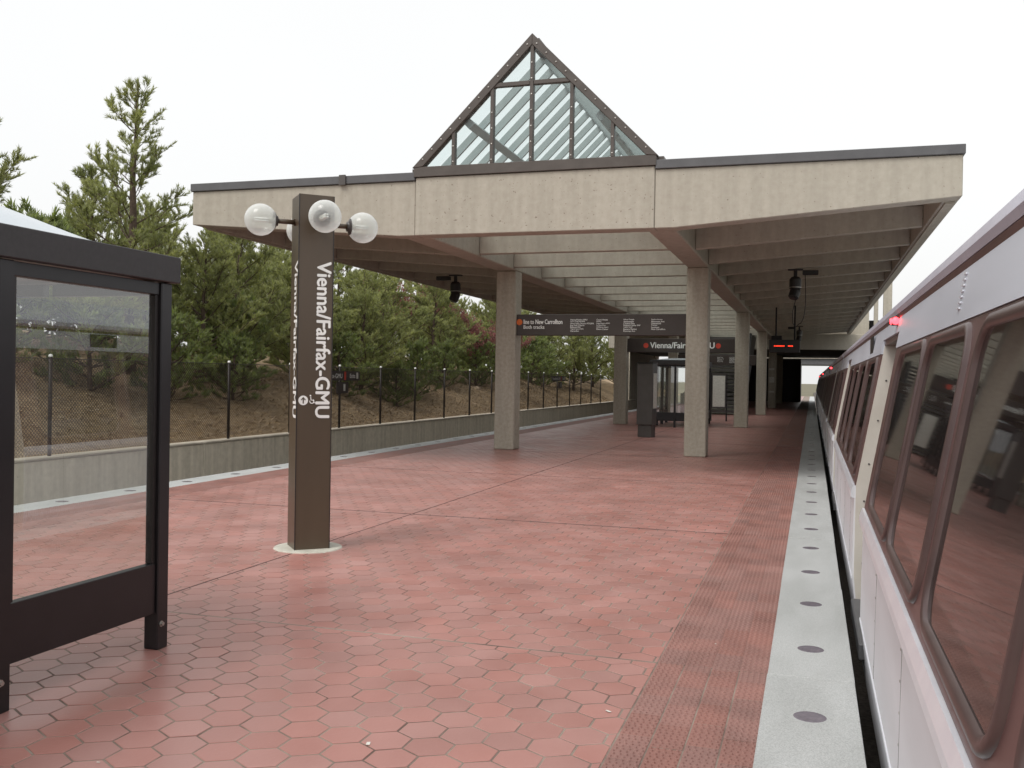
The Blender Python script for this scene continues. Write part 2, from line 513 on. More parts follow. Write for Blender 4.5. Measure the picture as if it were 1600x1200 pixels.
def put_text(s, origin, u, v, width=None, height=None, mat=None, parent=None, name='lettering', bold=0.018, spacing=1.0):
    """text laid on the plane (origin = lower left of the ink box), u reading direction, v up; thin solid letters"""
    me = text_mesh(s, 0.0, spacing=spacing)
    co = np.empty(len(me.vertices) * 3, np.float32); me.vertices.foreach_get('co', co); co = co.reshape(-1, 3)
    lo, hi = co.min(0), co.max(0)
    sx = width / (hi[0] - lo[0]) if width else None
    sy = height / (hi[1] - lo[1]) if height else None
    if sx is None: sx = sy
    if sy is None: sy = sx
    u, v, o = np.array(u, float), np.array(v, float), np.array(origin, float)
    p = o + np.outer((co[:, 0] - lo[0]) * sx, u) + np.outer((co[:, 1] - lo[1]) * sy, v)
    nv = len(p); fs = [tuple(q.vertices) for q in me.polygons]
    bh = bold * max(sx, sy); nrm = np.cross(u, v)
    shifts = [(0, 0), (1, 0), (-1, 0), (0, .7), (0, -.7)]
    allv = np.concatenate([p + bh * (a * u + b * v) + nrm * (.00025 * k) for k, (a, b) in enumerate(shifts)])
    allf = [tuple(i + k * nv for i in f) for k in range(len(shifts)) for f in fs]
    me = bpy.data.meshes.new(name); me.from_pydata(allv.tolist(), [], allf)
    me.materials.clear(); me.materials.append(mat or WHITE)
    me.update()
    me.name = name
    return link(name, me, parent)

def project(x, y, z):
    p = CM.transposed() @ Vector((x, y, z - CAM_H))
    if p.z > -0.1: return None
    return 800 - FPX * p.x / p.z, 600 + FPX * p.y / p.z, -p.z

# ------------------------------------------------------------------ layout constants (metres; +Y along the track)
XR0, XR1 = -0.218, 0.262          # right granite edge
XT0 = -0.858                      # right tactile strip inner edge
XC = -4.66                        # platform centre line
XL0, XL1 = -9.45, -8.95           # left granite edge
XLT = -8.31
Y0, Y1 = 0.4, 118.0
WALLX = -13.0

# ------------------------------------------------------------------ ground, track beds
MB().box(-900, 900, -900, 1500, -1.9, -1.30).build('ground', pm('far_ground', srgb(120, 112, 92), srgb(92, 90, 70), scale=0.05, rough=0.95), kind='structure')
MB().box(WALLX + 0.02, XL0 - 0.14, -30, 260, -1.28, -1.08).build('track_bed', BALLAST, kind='structure')
MB().box(XR1 + 0.12, 5.2, -30, 260, -1.28, -1.08).build('track_bed', BALLAST, kind='structure')
tr = thing('railway_track', 'steel rails in the ballast between platform and concrete wall', 'track', (-11.2, 0, -1.08))
for dx in (-0.72, 0.72):
    MB().prism([(dx - .07, 0), (dx + .07, 0), (dx + .02, .03), (dx + .035, .1), (dx + .035, .15), (dx - .035, .15), (dx - .035, .1), (dx - .02, .03)], 'y', -30, 240).build('rail', RAIL, tr)

# ------------------------------------------------------------------ platform
plat = MB().box(XL0 + 0.10, XR1 - 0.10, Y0, Y1, -1.1, -0.0026).build('platform', GROUT, kind='structure')
MB().box(XL0 + 0.075, XL0 + 0.098, Y0, Y1, -1.1, -0.13).build('side_wall', PLAT_SIDE, plat)
MB().box(XR1 - 0.098, XR1 - 0.075, Y0, Y1, -1.1, -0.13).build('side_wall', PLAT_SIDE, plat)

# hexagonal quarry tiles, clipped at the construction joints (grid of slabs, centre joint at XC)
def clip(poly, ax, lim, keep_less):
    out = []
    for i in range(len(poly)):
        a, b = poly[i], poly[(i + 1) % len(poly)]
        ia = (a[ax] <= lim) if keep_less else (a[ax] >= lim)
        ib = (b[ax] <= lim) if keep_less else (b[ax] >= lim)
        if ia: out.append(a)
        if ia != ib:
            t = (lim - a[ax]) / (b[ax] - a[ax])
            out.append((a[0] + t * (b[0] - a[0]), a[1] + t * (b[1] - a[1])))
    return out

PW = 0.2135
PH = PW * 0.8660254
rad = PW / math.sqrt(3)
GR = 0.0056                                            # half grout width
hexa = [((rad - GR * 1.1547) * math.cos(R(30 + 60 * k)), (rad - GR * 1.1547) * math.sin(R(30 + 60 * k))) for k in range(6)]
def tile_geo(poly, z=0.0, tilt=(0, 0)):
    cx = sum(p[0] for p in poly) / len(poly); cy = sum(p[1] for p in poly) / len(poly)
    n = len(poly)
    def zz(x, y): return z + tilt[0] * (x - cx) + tilt[1] * (y - cy)
    top = []
    for x, y in poly:
        d = math.hypot(x - cx, y - cy) or 1
        k = max(0.0, 1 - 0.0035 / d)
        X, Y = cx + (x - cx) * k, cy + (y - cy) * k
        top.append((X, Y, zz(X, Y)))
    mid = [(x, y, zz(x, y) - 0.0012) for x, y in poly]
    bot = [(x, y, -0.006) for x, y in poly]
    fs = [tuple(range(n))]
    for i in range(n):
        j = (i + 1) % n
        fs.append((n + i, n + j, j, i))
        fs.append((2 * n + i, 2 * n + j, n + j, n + i))
    return top + mid + bot, fs

JY = [Y0] + [5.76 + 5.12 * k for k in range(0, 12)]
SLABX = [(XLT, XC), (XC, XT0)]
tiles = []
rj = random.Random(3)
for sx, (xa, xb) in enumerate(SLABX):
    for si in range(len(JY) - 1):
        ya, yb = JY[si], JY[si + 1]
        if ya > 58: continue
        ox, oy = rj.uniform(0, PW), rj.uniform(0, PH)
        if si == 0: ox, oy = 0.06, 0.02
        ga = 0.012 if si == 1 else 0.022
        gb = 0.012 if si == 0 else 0.022
        xa_, xb_ = (xa + .003, xb - .011) if sx == 0 else (xa + .011, xb - .003)
        row0 = int(ya / PH) - 2
        for r_ in range(row0, int(yb / PH) + 3):
            y = r_ * PH + oy
            if y < ya - rad or y > yb + rad: continue
            for c_ in range(int(xa / PW) - 2, int(xb / PW) + 3):
                x = c_ * PW + (0.5 * PW if r_ % 2 else 0) + ox
                if x < xa - PW or x > xb + PW: continue
                poly = [(x + a, y + b) for a, b in hexa]
                full = xa_ <= x - PW / 2 and x + PW / 2 <= xb_ and ya + ga <= y - rad and y + rad <= yb - gb
                if not full:
                    for ax, lim, less in ((0, xa_, False), (0, xb_, True), (1, ya + ga, False), (1, yb - gb, True)):
                        if len(poly) >= 3: poly = clip(poly, ax, lim, less)
                    if len(poly) < 3: continue
                    ar = abs(sum(poly[i][0] * poly[(i + 1) % len(poly)][1] - poly[(i + 1) % len(poly)][0] * poly[i][1] for i in range(len(poly)))) / 2
                    if ar < 0.0012: continue
                pj = project(x, y, 0)
                dep = 1e9
                if pj and -40 < pj[0] < 1640 and pj[1] < 1240 and y > 2.4:
                    if not (pj[0] < 240 and pj[1] > 0 and x < -3.78 and y < 5.0):
                        dep = pj[2]
                tiles.append((dep, x, y, poly, full))
tiles.sort(key=lambda t: t[0])
base_v, base_f = tile_geo(hexa)
hex_me = bpy.data.meshes.new('tile')
hex_me.from_pydata(base_v, [], base_f); hex_me.materials.append(TILE)
V, F, RN = [], [], []
for i, (dep, x, y, poly, full) in enumerate(tiles):
    tilt = (rj.gauss(0, 0.004), rj.gauss(0, 0.004)); dz = rj.uniform(-0.0006, 0.0010)
    if i < 300:
        if full:
            o = link('tile', hex_me, plat, (x, y, dz))
            o.rotation_euler = (tilt[1], -tilt[0], 0)
        else:
            v, f = tile_geo([(a - x, b - y) for a, b in poly], dz)
            me = bpy.data.meshes.new('tile'); me.from_pydata(v, [], f); me.materials.append(TILE)
            link('tile', me, plat, (x, y, 0))
    else:
        v, f = tile_geo(poly, dz, tilt)
        k = len(V); V += v; F += [tuple(a + k for a in q) for q in f]
        RN += [rj.random()] * len(f)
me = bpy.data.meshes.new('tile_field'); me.from_pydata(V, [], F); me.materials.append(TILE_J)
a = me.attributes.new('rnd', 'FLOAT', 'FACE'); a.data.foreach_set('value', np.array(RN, np.float32))
link('tile_field', me, plat, kind='stuff')
# plain tiled floor far down the platform under the concourse
MB().box(XLT, XT0, 62.1, Y1, -0.005, 0.001).build('far_paving', TILE_J, plat)

SEAL = pm('joint_sealant', srgb(84, 62, 56), srgb(66, 48, 44), scale=6, rough=0.8)
for k, jy in enumerate(JY[1:]):
    w_ = .012 if k == 0 else .022  # dark sealant strips drawn wider to take in the raised tile lip's shadow
    MB().box(XLT, XT0, jy - w_, jy + w_, -.0024, -.0008).build('joint_filler', GROUT if k == 0 else SEAL, plat)
    MB().box(XT0, XR0, jy - .0045, jy + .0045, -.0024, -.0012).build('joint_filler', SEAL, plat)
MB().box(XC - .011, XC + .011, Y0, 62, -.0025, -.0010).build('joint_filler', SEAL, plat)

# tactile warning strip: studded tiles
TW, TL = 0.160, 0.305
def bump_geo(cx, cy, r=0.0115, h=0.0065, n=6):
    lo = [(cx + r * math.cos(2 * math.pi * k / n), cy + r * math.sin(2 * math.pi * k / n), 0.0) for k in range(n)]
    hi = [(cx + r * .55 * math.cos(2 * math.pi * k / n), cy + r * .55 * math.sin(2 * math.pi * k / n), h) for k in range(n)]
    return lo + hi, [tuple(range(n, 2 * n))] + [(k, (k + 1) % n, n + (k + 1) % n, n + k) for k in range(n)]
def tact_geo(w, l, g=0.0025, bumps=True, n=5):
    x0, x1, y0, y1 = -w / 2 + g, w / 2 - g, -l / 2 + g, l / 2 - g
    v, f = tile_geo([(x0, y0), (x1, y0), (x1, y1), (x0, y1)])
    v, f = list(v), list(f)
    if bumps:
        nx, ny = 5, 9
        for i in range(nx):
            for j in range(ny):
                bx = x0 + (i + 0.5) * (x1 - x0) / nx + (0.004 if j % 2 else -0.004)
                by = y0 + (j + 0.5) * (y1 - y0) / ny
                bv, bf = bump_geo(bx, by, n=n)
                k = len(v); v += bv; f += [tuple(a + k for a in q) for q in bf]
    return v, f
tv, tf = tact_geo(TW, TL, g=0.0034)
tact_me = bpy.data.meshes.new('tactile_tile'); tact_me.from_pydata(tv, [], tf); tact_me.materials.append(TACT)
tv4, tf4 = tact_geo(TW, TL, g=0.0003, n=4)
tv5, tf5 = tact_geo(TW, TL, g=0.0004)
tact_me2 = bpy.data.meshes.new('tactile_tile'); tact_me2.from_pydata(tv5, [], tf5); tact_me2.materials.append(TACT)
tvF, tfF = tact_geo(TW, TL, g=0.0003, bumps=False)
tv4, tvF = np.array(tv4), np.array(tvF)
V, F, RN = [], [], []
cuts = [(Y0, 5.765), (5.775, 10.87), (10.88, 62.0)]
for ci in range(4):
    cx = XT0 + 0.004 + TW * (ci + 0.5) - 0.001
    for (ya, yb) in cuts:
        y = yb - TL / 2 - (0 if ya < 1 else [0.0, .14, .05, .2][ci]) if ya < 1 else ya + TL / 2
        step = -TL if ya < 1 else TL
        if ya < 1 and ci in (0, 2): y += 0
        off = [0, 0.11, 0.04, 0.2][ci] if ya < 1 else 0
        first = True
        while (y - TL / 2 > ya - 0.01) and (y + TL / 2 < yb + 0.35):
            yy = y
            dz = rj.uniform(-0.0008, 0.0008)
            if ya < 1:
                yy = y - off
                if first and off > 0.03:      # cut piece filling the stagger
                    v, f = tact_geo(TW, off)
                    # keep only studs that fit: simple flat cut piece
                    v, f = tile_geo([(-TW / 2 + .0025, -off / 2 + .0025), (TW / 2 - .0025, -off / 2 + .0025), (TW / 2 - .0025, off / 2 - .0025), (-TW / 2 + .0025, off / 2 - .0025)])
                    v, f = list(v), list(f)
                    nyb = max(1, int(off / 0.033))
                    for i in range(5):
                        for j in range(nyb):
                            bv, bf = bump_geo(-TW / 2 + (i + .5) * TW / 5, -off / 2 + (j + .5) * off / nyb)
                            k = len(v); v += bv; f += [tuple(a + k for a in q) for q in bf]
                    m2 = bpy.data.meshes.new('tactile_tile'); m2.from_pydata(v, [], f); m2.materials.append(TACT)
                    link('tactile_tile', m2, plat, (cx, yb - off / 2, dz))
                o = link('tactile_tile', tact_me, plat, (cx, yy, dz)); o.rotation_euler = (rj.gauss(0, .003), rj.gauss(0, .004), rj.gauss(0, .004))
                first = False
            elif yy < 9.0:
                link('tactile_tile', tact_me2, plat, (cx, yy, dz))
            else:
                vv, ff = (tv4, tf4) if yy < 26 else (tvF, tfF)
                k = len(V); V += [tuple(p) for p in (vv + np.array([cx, yy, 0]))]
                F += [tuple(a + k for a in q) for q in ff]; RN += [rj.random()] * len(ff)
            y += step
            if yy + TL > yb + 0.02 and ya > 1: break
me = bpy.data.meshes.new('tactile_strip'); me.from_pydata(V, [], F); me.materials.append(TACT_J)
a = me.attributes.new('rnd', 'FLOAT', 'FACE'); a.data.foreach_set('value', np.array(RN, np.float32))
link('tactile_strip', me, plat, kind='stuff')
# strip along the other edge, too far to tell the studs apart
V, F, RN = [], [], []
for ci in range(4):
    cx = XL1 + 0.004 + TW * (ci + 0.5)
    for j in range(int(60 / TL)):
        v = (tv4 if 7 < 1 + j * TL < 16 else tvF); f = (tf4 if 7 < 1 + j * TL < 16 else tfF)
        k = len(V); V += [tuple(p) for p in (v + np.array([cx, 1 + j * TL, 0]))]; F += [tuple(a + k for a in q) for q in f]; RN += [rj.random()] * len(f)
me = bpy.data.meshes.new('tactile_strip'); me.from_pydata(V, [], F); me.materials.append(TACT_J)
a = me.attributes.new('rnd', 'FLOAT', 'FACE'); a.data.foreach_set('value', np.array(RN, np.float32))
link('tactile_strip', me, plat, kind='stuff')

# granite edge slabs with flush round lights
def edge_row(xa, xb, lx, ly0):
    L = 2.56
    gm = MB().box(xa, xb, -L / 2 + .0025, L / 2 - .0025, -0.13, 0.002).build('granite_slab', GRANITE, plat, bevel=0.0025, loc=(0, 5.74 - L * 1.5, 0))
    lm = MB().lathe([(0, 0.0035), (0.078, 0.0035), (0.084, 0.001), (0.084, -0.01)], (0, 0, 0), 28).build('edge_light', LENS, gm, smooth=False)
    first = True
    lights = [ly0 + 1.3 * k for k in range(-3, 44)]
    used = False
    for k in range(-1, 22):
        yc = 5.765 + L * (k - 0.5) + (0.004 if k % 2 else -0.004)
        if first: s = gm; s.location = (0, yc, 0)
        else:
            s = gm.copy(); COL.objects.link(s); s.location = (rj.gauss(0, .002), yc, rj.gauss(0, .0008))
        for ly in lights:
            if yc - L / 2 < ly <= yc + L / 2:
                if not used: d = lm; used = True
                else: d = lm.copy(); COL.objects.link(d)
                d.parent = s; d.location = (lx, ly - yc, 0)
        first = False
edge_row(XR0, XR1, 0.021, 5.09)
edge_row(XL0, XL1 + .002, -9.2, 10.08 - 3.9)
MB().box(XR0, XR1, 59.6, Y1, -.13, 0.0).build('granite_slab', GRANITE, plat)
MB().box(XL0, XL1, 59.6, Y1, -.13, 0.0).build('granite_slab', GRANITE, plat)

n = 36
sx_ = XLT + .3 + RNG.random(n) * (XR0 - XLT - .5); sy_ = 3.2 + RNG.random(n) ** 1.5 * 18
an = RNG.random(n) * 3.14; rr = .005 + RNG.random(n) ** 2 * .010
cc_, ss_ = np.cos(an), np.sin(an)
pts = [np.stack([sx_ + rr * (a * cc_ - b * ss_), sy_ + rr * (a * ss_ + b * cc_), np.full(n, .0035) + RNG.random(n) * .002], 1) for a, b in ((-1.4, -.5), (1.3, -.7), (1.1, .6), (-1.2, .8))]
link('litter_scraps', raw_mesh('litter_scraps', np.stack(pts, 1).reshape(-1, 3), np.arange(n * 4), 4, PAPER), plat, kind='stuff')

# ------------------------------------------------------------------ hillside, wall, fence
def hill_z(x, y):
    d = (WALLX - 0.28) - x
    if d < 0: return 0.1
    base = 2.1 * (1 - math.exp(-d / 3.6)) + 0.05 * d
    damp = min(1, d / 1.5)
    w = math.sin(y * .21 + x * .13) * .22 + math.sin(y * .47 + 1.7) * .16 + math.sin(x * .9 + y * .31) * .12
    fall = 1.0 - 0.25 * max(0, min(1, (y - 40) / 40))
    return 0.06 + base * fall + w * damp
xs = [WALLX - 0.22 - 0.35 * i for i in range(36)] + [WALLX - 12.8 - 3 * i for i in range(1, 18)]
ys = [-25 + 0.8 * j for j in range(160)]
V = [(x, y, hill_z(x, y) + (random.gauss(0, .02) if x < WALLX - .6 else 0)) for x in xs for y in ys]
ny = len(ys)
F = [(i * ny + j, i * ny + j + 1, (i + 1) * ny + j + 1, (i + 1) * ny + j) for i in range(len(xs) - 1) for j in range(ny - 1)]
hb = MB(); hb.v, hb.f = V, F
hb.build('hillside', EARTH, kind='structure', smooth=True)

# pine straw and twigs on the slope
n = 60000
lx = WALLX - 0.35 - RNG.random(n) ** 1.3 * 8.0
ly = 6 + RNG.random(n) * 60
lz = np.array([hill_z(a, b) for a, b in zip(lx, ly)]) + 0.02 + RNG.random(n) * .04
ang = RNG.random(n) * math.pi
ln = 0.04 + RNG.random(n) * 0.12
wd = 0.003 + RNG.random(n) * 0.006
ca, sa = np.cos(ang), np.sin(ang)
P = np.stack([lx, ly, lz], 1)
U = np.stack([ca * ln, sa * ln, RNG.normal(0, .05, n)], 1)
W = np.stack([-sa * wd, ca * wd, wd * .8], 1)
vv = np.stack([P - U / 2 - W, P + U / 2 - W, P + U / 2 + W, P - U / 2 + W], 1).reshape(-1, 3)
tag(link('pine_straw', raw_mesh('pine_straw', vv, np.arange(n * 4), 4, LITTER, RNG.random(n))), 'tan pine straw and twigs strewn over the slope behind the fence', 'ground litter', kind='stuff')

rw = thing('retaining_wall', 'low grey concrete retaining wall below the chain link fence', 'wall', (WALLX, 30, -1.28))
L = 6.1
for k in range(-3, 14):
    ya = 12.4 + L * k
    MB().box(-0.28, 0, ya + .008 - 30, ya + L - .008 - 30, 0, 1.36).build('wall_panel', CONC_WALL, rw, bevel=0.012)
    MB().box(-0.30, 0.02, ya + .008 - 30, ya + L - .008 - 30, 1.362, 1.42).build('wall_cap', CONC_CAP, rw, bevel=0.015)

fx = WALLX - 0.12
fn = thing('chain_link_fence', 'brown chain link fence with slim dark posts along the wall top', 'fence', (fx, 30, 0.14))
fy = [14.05 + 2.78 * k for k in range(-5, 18)]
pp = MB().tube([(0, 0, 0), (0, 0, 1.80)], 0.034, 10)
p0 = pp.build('post', POST, fn, smooth=True, loc=(0, fy[0] - 30, 0))
c0 = MB().lathe([(0.038, 0.01), (0.038, .03), (0.028, .05), (0.0, .058)], (0, 0, 1.785), 10).build('post_cap', WHITE, p0, smooth=True)
for y in fy[1:]:
    p = p0.copy(); COL.objects.link(p); p.location = (0, y - 30, 0)
    c = c0.copy(); COL.objects.link(c); c.parent = p
pan0 = None
for a_, b_ in zip(fy[:-1], fy[1:]):
    if pan0 is None:
        pan0 = MB().add([(0.036, 0, .03), (0.036, 2.78, .03), (0.036, 2.78, 1.76), (0.036, 0, 1.76)], [(0, 1, 2, 3)]).build('mesh_panel', CHAIN, fn, loc=(0, a_ - 30, 0)); q = pan0
        w0 = MB().tube([(0.036, 0, 1.765), (0.036, 2.78, 1.765)], .006, 5).build('tension_wire', POST, fn, loc=(0, a_ - 30, 0))
    else:
        q = pan0.copy(); COL.objects.link(q); q.location = (0, a_ - 30, 0)
        q = w0.copy(); COL.objects.link(q); q.location = (0, a_ - 30, 0)

# ------------------------------------------------------------------ vegetation
def needle_mesh(name, pos, dirs, size, mat, per=9, spread=0.75, width=0.020, droop=0.0, rng=RNG):
    """tufts of narrow needles; pos, dirs (N,3), size (N,)"""
    N = len(pos)
    d = dirs / np.linalg.norm(dirs, axis=1, keepdims=True)
    P = np.repeat(pos, per, 0); D = np.repeat(d, per, 0); S = np.repeat(size, per)
    rv = rng.normal(size=(N * per, 3)); rv -= (rv * D).sum(1, keepdims=True) * D
    rv /= np.linalg.norm(rv, axis=1, keepdims=True) + 1e-9
    k = rng.random(N * per) * spread + 0.15
    nd = D + rv * k[:, None]; nd /= np.linalg.norm(nd, axis=1, keepdims=True)
    nd[:, 2] -= droop
    ln = S * (0.7 + 0.5 * rng.random(N * per))
    start = P - D * (S * rng.random(N * per) * 0.5)[:, None]
    side = np.cross(nd, rng.normal(size=(N * per, 3))); side /= np.linalg.norm(side, axis=1, keepdims=True) + 1e-9
    hw = width * (0.7 + .6 * rng.random(N * per))
    tip = start + nd * ln[:, None]
    mid = start + nd * (ln * .45)[:, None]
    v = np.stack([start, mid + side * hw[:, None] / 2, tip, mid - side * hw[:, None] / 2], 1).reshape(-1, 3)
    rn = np.repeat(rng.random(N), per) * .6 + rng.random(N * per) * .4
    return raw_mesh(name, v, np.arange(N * per * 4), 4, mat, rn)

def pine_geo(seed, H, spread=0.42, low=0.06, whorls=16, dens=1.0, lean=0.03, open_top=0.0, twig_len=0.55):
    rg = random.Random(seed)
    wood = MB()
    tr_pts, px, py = [], 0, 0
    nseg = 12
    for i in range(nseg + 1):
        t = i / nseg
        tr_pts.append(Vector((px, py, t * H)))
        px += rg.gauss(lean, .05) * H / nseg; py += rg.gauss(0, .05) * H / nseg
    wood.tube(tr_pts, [0.022 * H * (1 - .9 * i / nseg) + .008 for i in range(nseg + 1)], 7)
    def trunk(t):
        f = t * nseg; i = min(int(f), nseg - 1); return tr_pts[i].lerp(tr_pts[i + 1], f - i)
    pos, dirs, size = [], [], []
    def tuft(p, d, s):
        pos.append(tuple(p)); dirs.append((d.x, d.y, d.z)); size.append(s)
    for w in range(whorls):
        t = low + (1 - low) * (w + rg.uniform(-.25, .25)) / whorls
        t = min(max(t, low), .985)
        nb = rg.randint(3, 5)
        a0 = rg.uniform(0, 6.28)
        prof = (1 - t) ** 0.75 * (0.75 + 0.25 * math.sin(t * 3.1)) + .06
        for b in range(nb):
            a = a0 + 6.28 * b / nb + rg.uniform(-.35, .35)
            L = spread * H * prof * rg.uniform(.55, 1.15)
            if L < .15: L = .15
            el = rg.uniform(.05, .5) + t * .65
            d = Vector((math.cos(a) * math.cos(el), math.sin(a) * math.cos(el), math.sin(el)))
            p = trunk(t)
            pts = [p.copy()]
            ns = max(3, int(L / .3))
            for s in range(ns):
                d = (d + Vector((rg.gauss(0, .13), rg.gauss(0, .13), rg.gauss(.05, .09)))).normalized()
                p = p + d * (L / ns)
                pts.append(p.copy())
            r0 = .006 + .011 * L
            wood.tube(pts, [r0 * (1 - .8 * i / ns) for i in range(ns + 1)], 4, caps=False)
            # twigs with tufts
            ntw = max(2, int(L * 6.5 * dens))
            for q in range(ntw):
                f = .22 + .78 * (q + rg.random()) / ntw
                ff = f * ns; i = min(int(ff), ns - 1)
                base = pts[i].lerp(pts[i + 1], ff - i)
                bd = (pts[i + 1] - pts[i]).normalized()
                td = (bd * .7 + Vector((rg.gauss(0, .6), rg.gauss(0, .6), rg.gauss(.35, .35)))).normalized()
                tl = twig_len * rg.uniform(.35, 1.0) * min(1, .4 + L / 2)
                end = base + td * tl
                wood.tube([base, base.lerp(end, .5) + Vector((0, 0, -.02)), end], [.006, .005, .003], 3, caps=False)
                nt = max(2, int(tl / .085))
                for k in range(nt):
                    ft = .3 + .7 * (k + 1) / nt
                    up = (td + Vector((rg.gauss(0, .45), rg.gauss(0, .45), .25 + rg.random() * .5))).normalized()
                    tuft(base.lerp(end, ft), up, rg.uniform(.10, .165))
            up = (d + Vector((0, 0, .7))).normalized()
            for k in range(3):
                tuft(pts[-1] + up * (.05 * k), up, .18)
    top = tr_pts[-1]
    for k in range(7):
        tuft(top + Vector((0, 0, -.08 * k)), Vector((rg.gauss(0, .3), rg.gauss(0, .3), 1)), .2)
    return wood, np.array(pos), np.array(dirs), np.array(size)

def make_tree(name, label, loc, seed, H, mat=None, group=None, rz=0.0, cat='tree', per=9, width=.02, **kw):
    t = thing(name, label, cat, loc, rz, group)
    wood, p, d, s = pine_geo(seed, H, **kw)
    wood.build('trunk', BARK, t, smooth=True)
    link('crown', needle_mesh('crown', p, d, s, mat or NEEDLE, per=per, width=width), t)
    return t

def hz(x, y, d=.15): return (x, y, hill_z(x, y) - d)
def leafy(m):
    n, l = m.node_tree.nodes, m.node_tree.links
    b = n['Principled BSDF']; out = n['Material Output']
    src = b.inputs['Base Color'].links[0].from_socket
    tl = n.new('ShaderNodeBsdfTranslucent'); l.new(src, tl.inputs['Color'])
    mx = n.new('ShaderNodeMixShader'); mx.inputs[0].default_value = 0.5
    l.new(b.outputs[0], mx.inputs[1]); l.new(tl.outputs[0], mx.inputs[2]); l.new(mx.outputs[0], out.inputs['Surface'])
leafy(NEEDLE); leafy(NEEDLE2); leafy(PINKB)
GPI = 'pines on the slope behind the fence'
tA = make_tree('pine_tree', 'tall pine with slim leader and open whorled top above the shelter roof', hz(-17.2, 21.2), 5, 7.75, group=GPI, spread=.36, low=.06, whorls=16, dens=1.5, per=15, width=.017)
tB = make_tree('pine_tree', 'broad bushy pine with upright candle tips behind the glass shelter', hz(-17.8, 16.4), 8, 5.3, group=GPI, spread=.50, low=.05, whorls=14, dens=1.9, per=14, width=.017)
tC = make_tree('pine_tree', 'dense rounded pine with low branches behind the brown pylon', hz(-17.0, 25.6), 12, 4.9, group=GPI, spread=.62, low=.06, whorls=13, dens=2.0, per=14, width=.017)
tD = make_tree('pine_tree', 'spreading olive pine whose crown reaches under the canopy wing', hz(-17.6, 30.6), 21, 4.7, group=GPI, spread=.64, low=.08, whorls=13, dens=2.0, per=14, width=.017)
SRC = [tA, tB, tC, tD]
LF, LB = 'olive pine in the dense row right behind the fence', 'olive pine in the back row on top of the slope'
more = [(-20.5, 18.6, 0, .60, 'slim pine beside the tall one, behind the shelter roof'),
        (-19.6, 22.8, 1, .98, 'bushy pine spreading at the foot of the tall slim one'),
        (-22.5, 13.5, 1, 1.1, LB), (-16.4, 23.2, 2, .85, LF), (-16.2, 28.2, 3, .85, LF), (-16.0, 32.4, 2, .8, LF), (-15.7, 64.5, 3, .95, LF), (-15.5, 69.5, 2, 1.0, LF), (-15.3, 77.0, 3, 1.0, LF), (-15.3, 83.0, 2, 1.1, LF), (-19.4, 28.8, 2, 1.0, LB), (-19.3, 34.0, 3, 1.0, LB), (-19.5, 48.0, 2, 1.0, LB), (-17.6, 11.6, 2, 1.0, LF), (-20.6, 8.6, 3, 1.1, LB), (-19.6, 14.2, 2, 1.05, LB), (-24.6, 18.4, 3, 1.1, LB), (-17.4, 7.0, 3, .95, LF)]
for k, (x, y, sc) in enumerate([(-16.8, 34.2, .92), (-17.6, 37.8, 1.0), (-16.9, 41.6, .95), (-17.9, 45.6, 1.0), (-17.5, 52.4, .95), (-18.2, 57.0, 1.0), (-17.4, 62.0, .95), (-18.0, 67.5, 1.0), (-17.0, 73.0, 1.0)]):
    more.append((x, y, 2 + k % 2, sc, LF))
for k, (x, y, sc) in enumerate([(-21.4, 27.0, .98), (-21.0, 31.8, 1.05), (-21.8, 36.0, 1.08), (-21.2, 40.4, 1.05), (-22.0, 45.0, 1.12), (-21.4, 50.0, 1.1), (-22.2, 55.5, 1.1), (-21.6, 61.0, 1.15), (-22.4, 67.0, 1.15), (-22.0, 74.0, 1.15), (-25.5, 22.5, 1.0), (-26.0, 33.0, 1.1), (-26.5, 43.0, 1.15), (-26.5, 56.0, 1.2), (-26.5, 70.0, 1.2)]):
    more.append((x, y, 1 + (k * 2 + 1) % 3, sc * (.8 if (k * 2 + 1) % 3 == 0 else 1), LB))
ORD = 'first second third fourth fifth sixth seventh eighth ninth tenth eleventh twelfth thirteenth fourteenth fifteenth sixteenth seventeenth eighteenth nineteenth twentieth twenty-first twenty-second twenty-third'.split()
for row in (LF, LB):
    idx = sorted([i for i, m in enumerate(more) if m[4] == row], key=lambda i: more[i][1])
    for k, i in enumerate(idx):
        more[i] = more[i][:4] + (row + ', ' + ORD[k] + ' from the shelter end',)
for i, (x, y, s, sc, lab) in enumerate(more):
    c = copy_tree(SRC[s])
    c.location = hz(x, y); c.rotation_euler = (0, 0, 1.3 + i * 2.1); c.scale = (sc, sc, sc)
    c['label'] = lab
